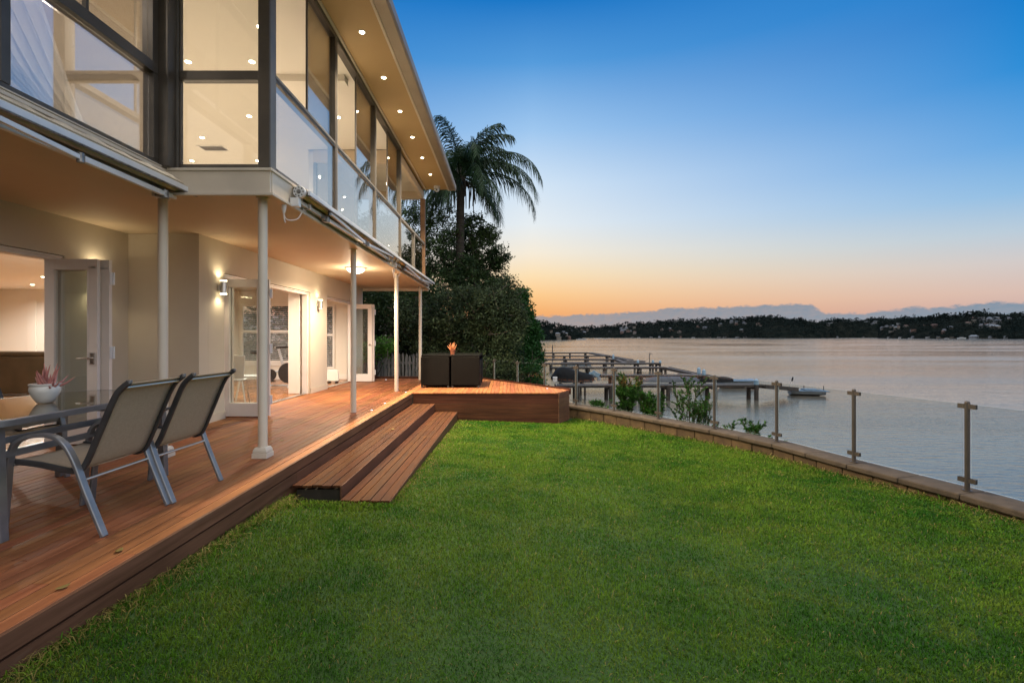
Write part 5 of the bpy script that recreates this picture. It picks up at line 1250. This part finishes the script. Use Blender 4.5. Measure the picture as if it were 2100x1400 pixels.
def tarp_boat():
    x, y = JX(1146, 35.8), 35.8; a = R(6); z = ZW+.95
    t = thing('covered_motor_boat', 'motor boat under a black cover on a slipway beside the nearest jetty', 'boat', (x, y, z))
    m = MB(); hull(m, 2.9, 1.5, .45, 0, .3, -.05); m.v = [(2.5-p[0], p[1], p[2]) for p in m.v]; obj('hull', place(m, x, y, z, a), 'hull_old', t)
    m = MB(); n, k = 14, 11; vs = []
    prof = [.50, .82, 1.02, 1.10, 1.12, 1.08, 1.04, .98, .90, .84, .78, .74, .70, .62, .5]
    for i in range(n+1):
        s = i/n
        for j in range(k):
            q = math.pi*j/(k-1); w = .82*(.6+.4*min(1, 4*s)); vs.append((-.5+s*2.95, -w*math.cos(q)*(1+.04*math.sin(9*s+3*q)), .18+(prof[i]-.18)*math.sin(q)**.6+.02*math.sin(17*s+2*q)))
    m.add(vs, [(i*k+j, i*k+j+1, (i+1)*k+j+1, (i+1)*k+j) for i in range(n) for j in range(k-1)]+[tuple(range(k)), tuple((n*k+j) for j in range(k-1, -1, -1))])
    obj('boat_cover', place(m, x, y, z, a), 'tarp_black', t, smooth=True, angle=60)
    m = MB(); m.hexa([(2.45, -.14, .55), (2.95, -.14, .28), (2.95, .14, .28), (2.45, .14, .55), (2.60, -.14, .86), (3.12, -.14, .58), (3.12, .14, .58), (2.60, .14, .86)]); m.hexa([(2.2, -.05, .55), (2.5, -.05, .5), (2.5, .05, .5), (2.2, .05, .55), (2.3, -.05, .72), (2.55, -.05, .75), (2.55, .05, .75), (2.3, .05, .72)])
    m.box(2.9, 3.15, -.05, .05, .12, .36); ob = obj('outboard_motor', place(m, x, y, z, a), 'pile_cap', t, bevel=.04)
    m = MB(); m.blob((3.12, 0, .50), (.08, .14, .14), 1, .05); obj('propeller', place(m, x, y, z, a), 'black', ob)
    m = MB()
    for q in (.2, 1.8):
        m.box(q-.06, q+.06, -.7, .7, -.25, -.08); m.box(q-.06, q+.06, -.65, -.55, -1.6, -.25); m.box(q-.06, q+.06, .55, .65, -1.6, -.25)
    obj('cradle', place(m, x, y, z, a), 'pile', t)
    x, y, z = JX(1137.5, 32.9), 32.9, ZW+1.03
    t = thing('meter_box', 'small white service box on a post at the shore end of the nearest jetty', 'service box', (x, y, z))
    m = MB(); m.box(x+.08, x+.13, y-.03, y+.03, z-.1, z+.42); obj('post', m, 'white', t)
    m = MB(); m.box(x-.12, x+.16, y-.09, y+.09, z+.22, z+.50); m.hexa([(x-.15, y-.12, z+.501), (x+.19, y-.12, z+.501), (x+.19, y+.12, z+.501), (x-.15, y+.12, z+.501), (x-.12, y-.02, z+.56), (x+.16, y-.02, z+.56), (x+.16, y+.02, z+.56), (x-.12, y+.02, z+.56)]); obj('box', m, 'white', t, bevel=.01)
tarp_boat()
def canoe(label, px, Y, L_, a, z, mat='canoe', b=.75):
    x = JX(px, Y); t = thing('upturned_dinghy', label, 'boat', (x, Y, z), 'upturned boats behind the nearest jetty')
    m = MB(); n, k = 22, 9; vs = []
    for i in range(n+1):
        s = i/n; e = (1-abs(2*s-1)**3.0)
        for j in range(k): q = math.pi*j/(k-1); vs.append((s*L_, -b/2*e*math.cos(q), (.30*e+.10)*math.sin(q)**.7+.10*abs(2*s-1)**2*(j in (3, 4, 5))))
    m.add(vs, [(i*k+j, i*k+j+1, (i+1)*k+j+1, (i+1)*k+j) for i in range(n) for j in range(k-1)]+[tuple(i*k for i in range(n, -1, -1))+tuple(i*k+k-1 for i in range(n+1))])
    obj('hull', place(m, x, Y, z, a), mat, t, smooth=True, angle=70)
    m = MB(); m.tube([(.05, 0, .20), (L_*.5, 0, .42), (L_-.05, 0, .20)], .02, 6); obj('keel', place(m, x, Y, z, a), 'jetty', t)
canoe('long grey upturned dinghy behind the nearest jetty', 1318, 35.2, 4.2, R(3), ZW+1.02); canoe('dark upturned dinghy right of the long grey one', 1436, 35.4, 2.5, R(4), ZW+1.0, 'tarp_black')
def float_dinghy():
    x, y = JX(1503, 41), 41; a = R(4)
    t = thing('covered_boat', 'small boat under a pale blue cover beside the end of the nearest jetty', 'boat', (x, y, ZW))
    m = MB(); hull(m, 3.0, 1.3, .42, 0, .3, -.1); obj('hull', place(m, x-1.1, y, ZW+.1, a), 'hull_old', t)
    m = MB(); n, k = 10, 7; vs = []
    for i in range(n+1):
        s = i/n
        for j in range(k): q = math.pi*j/(k-1); vs.append((.1+s*2.7, -.66*math.cos(q)*(1-.5*max(0, s-.6)), .50+.16*math.sin(q)*(.8+.2*math.sin(7*s))))
    m.add(vs, [(i*k+j, i*k+j+1, (i+1)*k+j+1, (i+1)*k+j) for i in range(n) for j in range(k-1)]+[tuple(range(k)), tuple((n*k+j) for j in range(k-1, -1, -1))]); obj('cover', place(m, x-1.1, y, ZW+.1, a), 'hull_blue', t, smooth=True)
    for (px, yy, w, l) in ((1420, 51, 2.6, 'low floating pontoon at the foot of the third gangway'), (1296, 79, 4.0, 'low floating pontoon at the foot of the longest gangway'), (1182, 74, 4.5, 'low pontoon between the fifth and sixth jetties')):
        X = JX(px, yy); t = thing('pontoon', l, 'pontoon', (X, yy, ZW), 'floating pontoons'); m = MB(); m.box(X-w/2, X+w/2, yy-.8, yy+.8, ZW+.18, ZW+.42); obj('deck', m, 'jetty', t, bevel=.03)
        m = MB(); m.box(X-w/2+.1, X+w/2-.1, yy-.7, yy+.7, ZW-.2, ZW+.178); obj('float', m, 'hull_blue', t)
float_dinghy()
def lamp_pole():
    x, y = JX(1332, 62.3), 62.3; z = ZW+.95; t = thing('jetty_pole', 'thin T shaped pole standing on the fourth jetty', 'pole', (x, y, z))
    m = MB(); m.cyl((x, y, z), (x, y, z+1.25), .045, n=8); obj('pole', m, 'black', t); m = MB(); m.tube([(x, y, z+1.22), (x+.18, y, z+1.2), (x+.36, y, z+1.1)], .03, 6); m.tube([(x, y, z+.85), (x+.16, y, z+1.18)], .02, 6); obj('arm', m, 'black', t)
    x, y = JX(1133, 98), 98; m = MB(); m.tube([(x, y, ZW-1), (x, y, ZW+2.5), (x, y, ZW+2.62)], [.10, .10, .03], 10)
    _tag(obj('mooring_pile', m, 'pile', smooth=True), 'lone tall mooring pile standing in the water at the far jetties', 'mooring pile')
lamp_pole()
#@@ FAR
# ------------------------------------------------------------------ far shore
M['far_ground'] = pm('far_hill_ground', (.006, .010, .009), (.016, .018, .015), .02, .95, spec=0.)
M['far_leaf'] = leafmat('far_tree_leaf', (.010, .017, .017), (.022, .030, .028), .15, .9, .5, .01, 0.)
for k_, c_ in (('fw_white', (0.144, 0.15, 0.162)), ('fw_cream', (0.12, 0.108, 0.093)), ('fw_brick', (.11, .065, .05)), ('fw_grey', (.12, .13, .15)), ('fr_tile', (.09, .05, .04)), ('fr_grey', (.08, .09, .11)), ('fr_white', (0.144, 0.168, 0.198)), ('f_glass', (.04, .05, .06))):
    M[k_] = pm(k_, c_, tuple(v*1.15 for v in c_), .2, .7)
class Shore:
    def __init__(s, name, label, px, Ys, top, deep, treeh):
        s.px = px; s.Ys = Ys; s.top = top; s.deep = deep; s.th = treeh; n = 240; rows = 9; V = []; F = []
        for r in range(rows):
            f = r/(rows-2) if r < rows-1 else 1.6
            for i in range(n):
                p = px[0]+(px[-1]-px[0])*i/(n-1); x, y, z = s.at(p, f); V.append((x, y, z+(0 if r in (0,) else 1.2*mnoise.noise(Vector((x*.02, y*.02, 1))))))
        for r in range(rows-1):
            for i in range(n-1): a = r*n+i; F.append((a, a+1, a+n+1, a+n))
        o = mesh_np(name, V, F, 'far_ground', smooth=True); _tag(o, label, 'hill', kind='structure')
    def at(s, p, f):
        Y0 = float(np.interp(p, s.px, s.Ys)); tp = float(np.interp(p, s.px, s.top)); Yr = Y0+s.deep
        zt = ZC+(690-tp)/1000*Yr-s.th*.75
        Y = Y0+s.deep*f; u = (p-1042)/1000; g = min(f, 1)
        z = ZW-.4+(zt-ZW+.4)*(.10*min(1, g*12)+.90*g**.9) if f <= 1 else zt-(f-1)*20
        if f == 0: z = ZW-.8
        return u*Y, Y, z
SH = [Shore('far_hills', 'long wooded ridge across the river', [1150, 1175, 1230, 1300, 1360, 1400, 1460, 1520, 1570, 1640, 1680, 1720, 1760, 1800, 1860, 1950], [1900, 1800, 1750, 1650, 1600, 1560, 1500, 1420, 1330, 1260, 1300, 1650, 1900, 1900, 1900, 1900],
            [668, 672, 671, 664, 660, 658, 655, 653, 650, 656, 661, 655, 657, 654, 652, 650], 260, 12),
      Shore('headland_hill', 'wooded headland with houses and a large white boatshed across the river', [1800, 1815, 1850, 1900, 1960, 2020, 2060, 2100, 2200, 2400, 2700, 3400, 5200], [1350, 1250, 1150, 1050, 980, 930, 900, 880, 850, 830, 830, 850, 900], [668, 656, 652, 652, 647, 641, 647, 645, 640, 640, 645, 640, 640], 200, 11),
      Shore('near_headland_hill', 'small dark wooded headland behind the jetties', [1040, 1080, 1100, 1115, 1135, 1160, 1178, 1186, 1190], [560, 570, 580, 600, 620, 640, 700, 740, 760], [652, 653, 656, 659, 663, 671, 677, 683, 689], 50, 8)]
def far_wood():
    for sh, ntree, size, nm, lb in ((SH[0], 2700, (5.0, 10.0), 'far_woods', 'dark dusk woodland covering the ridge across the river'), (SH[1], 2100, (3.6, 8.2), 'headland_woods', 'dark dusk woodland covering the headland with the large boatshed'), (SH[2], 520, (2.0, 4.2), 'near_headland_woods', 'dark trees covering the small headland behind the jetties')):
        Vs = []; Fs = []; off = 0; bv, bf = ICO[1]; bv = np.array(bv); bf = np.array(bf)
        rg = np.random.default_rng(len(nm))
        for i in range(ntree):
            f = rg.random()**1.25; ridge = i % 5 == 0
            if ridge: f = rg.uniform(.9, 1.05)
            p = rg.uniform(sh.px[0], min(sh.px[-1], 2250)) if i % 4 else rg.uniform(sh.px[0], sh.px[-1]); x, y, z = sh.at(p, min(f, 1)); s = rg.uniform(*size)*(.75+.35*f)
            cl = math.sin(p*.06)+math.sin(p*.023+2+f*3)
            if not ridge and f < .8 and cl > 1.1 and rg.random() < .55: continue       # clearings where the houses stand
            nq = 44; s = s*(1.75 if ridge and i % 10 == 0 else 1.); lobes = rg.normal(size=(5, 3))*np.array([.5, .5, .22])*s; li = rg.integers(0, 5, nq)
            C = np.array([x, y, z+s*(.75 if not ridge else .55)])+lobes[li]+unit(rg.normal(size=(nq, 3)))*s*rg.uniform(.2, .42, (nq, 1))*np.array([1, 1, .65])
            A = unit(rg.normal(size=(nq, 3))); B2 = unit(np.cross(A, rg.normal(size=(nq, 3)))); r_ = s*rg.uniform(.10, .21, (nq, 1))
            Vs.append(np.stack([C-A*r_, C-B2*r_*.7, C+A*r_, C+B2*r_*.7], 1).reshape(-1, 3)); Fs.append(np.arange(nq*4).reshape(nq, 4)+off); off += nq*4
            t_ = .03*s+.12; Vs.append(np.array([[x-t_, y, z-1], [x+t_, y, z-1], [x+t_*.5, y, z+s*.7], [x-t_*.5, y, z+s*.7]])); Fs.append(np.array([[0, 1, 2, 3]])+off); off += 4
        o = mesh_np(nm, np.concatenate(Vs), np.concatenate(Fs), 'far_leaf'); _tag(o, lb, 'woodland', kind='stuff')
far_wood()
def far_house(nm, label, group, x, y, z, w, d, h, rz, wm, rm, storey=1, flatroof=False):
    t = thing(nm, label, 'house' if nm == 'far_house' else 'boathouse', (x, y, z), group, rz)
    m = MB(); m.box(-w/2, w/2, -d/2, d/2, -2.5, h); obj('wall', m, wm, t, local=True)
    m = MB(); o = .5
    if flatroof: m.box(-w/2-o, w/2+o, -d/2-o, d/2+o, h+.002, h+.35)
    else:
        r = h+min(w, d)*.28
        m.add([(-w/2-o, -d/2-o, h), (w/2+o, -d/2-o, h), (w/2+o, d/2+o, h), (-w/2-o, d/2+o, h), (-w*.25, 0, r), (w*.25, 0, r)], [(0, 1, 5, 4), (1, 2, 5), (2, 3, 4, 5), (3, 0, 4), (3, 2, 1, 0)])
    obj('roof', m, rm, t, local=True)
    n = max(2, int(w/3.2))
    for s in range(storey if h > 2.9*storey else 0):
        for i in range(n):
            cx = -w/2+(i+.5)*w/n; m = MB(); m.box(cx-w/n*.32, cx+w/n*.32, -d/2-.05, -d/2-.004, .9+s*2.9, 2.3+s*2.9); obj('window', m, 'f_glass', t, local=True)
    return t
def far_houses():
    rg = random.Random(21)
    desc = {('fw_white', 'fr_grey'): 'white house with a grey roof', ('fw_cream', 'fr_tile'): 'cream house with a red tiled roof', ('fw_brick', 'fr_tile'): 'brick house with a red tiled roof', ('fw_grey', 'fr_grey'): 'grey house with a grey roof', ('fw_white', 'fr_white'): 'white house with a pale roof', ('fw_cream', 'fr_white'): 'cream house with a pale roof'}
    keys = list(desc)
    n = 0
    for si, cnt, where, grp in ((0, 40, 'on the far ridge', 'houses on the ridge across the river'), (1, 34, 'on the boatshed headland', 'houses on the boatshed headland'), (2, 4, 'on the small headland', 'houses on the small headland')):
        sh = SH[si]; k = 0; tries = 0
        while k < cnt and tries < 3000:
            tries += 1
            p = rg.uniform(max(sh.px[0], 1122)+4, min(sh.px[-1], 2110)-4); f = rg.uniform(.12, .86)
            if si == 0 and (1560 < p < 1690): continue
            if si == 2: f = rg.uniform(.1, .5)
            q = math.sin(p*.06)+math.sin(p*.023+2+f*3)
            if si < 2 and q < .1 and rg.random() < .8: continue
            x, y, z = sh.at(p, f); wm, rm = rg.choice(keys); st = rg.choice((1, 2, 2)); w = rg.uniform(8, 15)*(1, .8, .42)[si]
            far_house('far_house', f'distant {"two" if st == 2 else "one"} storey {desc[(wm, rm)]} {where}', grp, x, y, z+1.0, w, rg.uniform(7, 10)*(1, .8, .42)[si], (3.0*st+.6)*(1, .85, .5)[si], math.atan2(-x, y)+rg.uniform(-.5, .5), wm, rm, st, rg.random() < .25); k += 1
        # low boatsheds and decks at the water's edge
    for si, ps, grp in ((0, [1296, 1310, 1335, 1352, 1378, 1396, 1455, 1475, 1486, 1512, 1528, 1716, 1770], 'boatsheds along the far shore'), (1, [1822, 1846, 1872, 1902, 1925, 1953, 2030, 2062], 'boatsheds along the headland shore'), (2, [1146, 1166], 'boatsheds on the small headland')):
        for p in ps:
            x, y, z = SH[si].at(p, .03); wm, rm = rg.choice(keys)
            far_house('boatshed', f'low {desc[(wm, rm)].replace("house", "boatshed")} {("under the ridge", "below the headland", "on the small headland")[si]}', grp, x, y, ZW+1.2, rg.uniform(5, 10)*(1.1, .8, .7)[si], 5, 2.6, math.atan2(-x, y), wm, rm, 1, rg.random() < .5)
    kinds = {}
    for o in [o for o in COL.objects if o.get('category') in ('house', 'boathouse') and o.name != 'house']: kinds.setdefault(o['label'], []).append(o)
    on = ['first', 'second', 'third', 'fourth', 'fifth', 'sixth', 'seventh', 'eighth', 'ninth', 'tenth', 'eleventh', 'twelfth']
    for l, os_ in kinds.items():
        if len(os_) > 1:
            for i, o in enumerate(sorted(os_, key=lambda q: q.location.x/q.location.y)): o['label'] = l.replace('distant ', '').replace(' with a', ',')+f', {on[min(i, 11)]} counting from the jetties'
    x, y, z = SH[1].at(1997, .02); far_house('boatshed', 'large white roofed boatshed beside the white motor cruiser', 'boatsheds along the headland shore', x, y, ZW+1.4, 14, 9, 3.6, math.atan2(-x, y), 'fw_grey', 'fr_white', 1)
    x, y, z = SH[1].at(2040, .3); far_house('far_house', 'wide low pale blue roofed house above the large boatshed', 'houses on the boatshed headland', x, y, z+2, 17, 9, 4.2, math.atan2(-x, y), 'fw_cream', 'fr_white', 1)
far_houses()
def far_boat(label, px, Y, L_, rz, cabin=True, mast=0, group='boats moored on the far water'):
    x = JX(px, Y); t = thing('moored_boat', label, 'boat', (x, Y, ZW), group, rz)
    m = MB(); hull(m, L_, L_*.3, L_*.11, 0, .4, -.2); m.v = [(p[0]-L_/2, p[1], p[2]) for p in m.v]; obj('hull', m, 'hull_white', t, local=True)
    if cabin:
        m = MB(); h = L_*.11; m.hexa([(-L_*.25, -L_*.10, h), (L_*.18, -L_*.10, h), (L_*.18, L_*.10, h), (-L_*.25, L_*.10, h), (-L_*.22, -L_*.08, h*2.1), (L_*.08, -L_*.08, h*2.1), (L_*.08, L_*.08, h*2.1), (-L_*.22, L_*.08, h*2.1)]); obj('cabin', m, 'fw_white', t, local=True)
        m = MB(); m.box(-L_*.235, L_*.14, -L_*.101, L_*.101, h*1.35, h*1.75); obj('window', m, 'f_glass', t, local=True)
    if mast:
        m = MB(); m.cyl((0, 0, L_*.1), (0, 0, mast), .09, n=6); obj('mast', m, 'fw_grey', t, local=True)
for i, (px, Y, L_, rz, c, l) in enumerate(((1189, 610, 9, .2, 1, 'white cabin boat at the tip of the small headland, nearest the trees'), (1195, 640, 8, 2.9, 1, 'white cabin boat at the tip of the small headland, second from the trees'), (1200, 700, 7, .1, 1, 'small cabin boat just off the small headland'), (1222, 900, 6, .4, 0, 'open boat leftmost of the loose group on the far water'),
        (1229, 960, 9, .1, 1, 'cabin boat in the middle of the loose group on the far water'), (1241, 820, 9, .3, 0, 'low dark boat in front of the loose group on the far water'), (1250, 1100, 7, .2, 1, 'cabin boat rightmost of the loose group on the far water'), (1422, 1500, 12, .4, 1, 'white boat moored at the foot of the ridge across the river'),
        (1310, 1600, 10, 0, 1, 'small cabin boat lying close under the ridge near the red roofed boatsheds'), (1845, 1120, 8, .3, 1, 'small cabin boat where the headland meets the open river'), (1866, 1080, 7, 2.8, 0, 'open boat close to the tip of the boatshed headland'), (2096, 1200, 6, .2, 0, 'tiny open boat alone past the large boatshed'))):
    far_boat(l, px, Y, L_, rz, bool(c))
far_boat('big white motor cruiser moored beside the large boatshed', 1973, 925, 17, .1, True)
far_boat('low launch moored behind the stern of the white motor cruiser', 1942, 960, 10, .05, True)
def far_jetty(px0, px1, Y, label):
    x0, x1 = JX(px0, Y), JX(px1, Y); t = thing('far_jetty', label, 'jetty', (x0, Y, ZW), 'low jetties by the headland'); m = MB(); m.box(x0, x1, Y-1.5, Y+1.5, ZW+.9, ZW+1.25); obj('deck', m, 'jetty', t)
    for i in range(6):
        q = x0+(x1-x0)*(i+.3)/6; m = MB(); m.cyl((q, Y-1.2, ZW-1), (q, Y-1.2, ZW+1.6), .22, n=6); obj('pile', m, 'pile', t)
far_jetty(1928, 1962, 930, 'low jetty at the stern of the white motor cruiser'); far_jetty(2008, 2044, 890, 'low jetty past the large white boatshed')

# ------------------------------------------------------------------ grass blades
def grass():
    n = 800000
    # distances drawn so that blades thin out with distance while growing wider
    V = []; 
    y = RNG.random(n)**1.8*10.4+1.15
    x = RNG.uniform(-2.1, 5.7, n)
    wx = np.interp(y, [q[1] for q in WL[:12]], [q[0] for q in WL[:12]])-.155
    keep = (x < wx) & (x > -2.06)
    keep &= ~((y > 4.45) & (x < -1.075)) & ~((y > 10.40) & (x < 1.1)) & ~((y > 10.4) & (x < 1.07+(y-10.43)*.54+.02)) & (np.abs(x-.0) < y*1.35+1.0)
    x = x[keep]; y = y[keep]; wx = wx[keep]; n = len(x)
    ns = 2600; ys = RNG.uniform(1.3, 4.5, ns); xs = -2.06+np.abs(RNG.normal(size=ns))*.075
    ns2 = 1500; t2 = RNG.uniform(3.5, 11.4, ns2); x2 = np.interp(t2, [q[1] for q in WL[:12]], [q[0] for q in WL[:12]])-.17-np.abs(RNG.normal(size=ns2))*.09
    x = np.concatenate([x, xs, x2]); y = np.concatenate([y, ys, t2]); wx = np.interp(y, [q[1] for q in WL[:12]], [q[0] for q in WL[:12]])-.155; long_ = np.zeros(len(x)); long_[n:] = 1; n = len(x)
    yy = np.clip(y, -2, 11.5); z = -.145-.035*x-.0445*yy-.024
    zz = np.array([.012*mnoise.noise(Vector((a*.7, b*.7, 0))) for a, b in zip(x[:], y[:])]) if n < 1 else np.zeros(n)
    z = z+zz
    dist = np.sqrt(x*x+y*y+2); sc = (dist/3.0)
    h = RNG.uniform(.012, .028, n)*(.8+.2*sc); w = (.0011*sc+.0007)*RNG.uniform(.7, 1.3, n)
    h = np.where(long_ > 0, h*RNG.uniform(1.3, 3.0, n), h); dead = RNG.random(n); edge = np.minimum(np.abs(x-wx), np.where(y < 4.5, np.abs(x+2.06), np.abs(x+1.07)))
    pdead = .035+.38*np.exp(-edge/.14)+.25*long_
    a = RNG.uniform(0, 2*math.pi, n); lean = RNG.uniform(.25, 1.15, n)+long_*.6
    d = np.stack([np.cos(a), np.sin(a), np.zeros(n)], 1); sd = np.stack([-np.sin(a), np.cos(a), np.zeros(n)], 1)
    B = np.stack([x, y, z], 1); up = np.array([0, 0, 1.0])
    m1 = B+up*h[:, None]*.62+d*(h*lean*.35)[:, None]; tp = B+up*(h*(1.05-.25*lean))[:, None]+d*(h*lean)[:, None]
    W2 = sd*w[:, None]
    V = np.stack([B-W2*.8, B+W2*.8, m1+W2, m1-W2, tp], 1).reshape(-1, 3)
    i = np.arange(n)*5
    F = np.concatenate([np.stack([i, i+1, i+2], 1), np.stack([i, i+2, i+3], 1), np.stack([i+3, i+2, i+4], 1)])
    isd = (dead < pdead).astype(np.int32); midx = np.concatenate([isd, isd, isd])
    m, nt, N, L, P = newmat('grass_blade'); g = N.new('ShaderNodeNewGeometry')
    na = noise(N, L, .55, 4); nb = noise(N, L, 2.6, 5, (1, 1, 1), .65)
    col = mixc(N, L, rmp(N, L, na, .36, .64), (.026, .102, .003), (.092, .180, .009)); col = mixc(N, L, rmp(N, L, nb, .46, .66, 0, .75), col, (.125, .182, .016))
    col = mixc(N, L, rmp(N, L, nb, .44, .30, 0, .7), col, (.010, .062, .003))
    hv = N.new('ShaderNodeHueSaturation'); L.new(col, hv.inputs['Color']); L.new(rmp(N, L, g.outputs['Random Per Island'], 0, 1, .5, 1.5), hv.inputs['Value'])
    L.new(hv.outputs[0], P.inputs['Base Color']); P.inputs['Roughness'].default_value = .6; P.inputs['Specular IOR Level'].default_value = .12
    tl = N.new('ShaderNodeBsdfTranslucent'); L.new(hv.outputs[0], tl.inputs[0]); x_ = N.new('ShaderNodeMixShader'); x_.inputs[0].default_value = .3
    L.new(P.outputs[0], x_.inputs[1]); L.new(tl.outputs[0], x_.inputs[2]); L.new(x_.outputs[0], N['Material Output'].inputs[0]); g1 = m
    g2 = leafmat('dry_grass_blade', (.17, .15, .04), (.27, .22, .08), .3, .7, .35, 2, .12)
    o = mesh_np('grass', V, F, [g1, g2], midx=midx); _tag(o, 'short green lawn grass with dry straw patches along its edges', 'grass', kind='stuff')
grass()
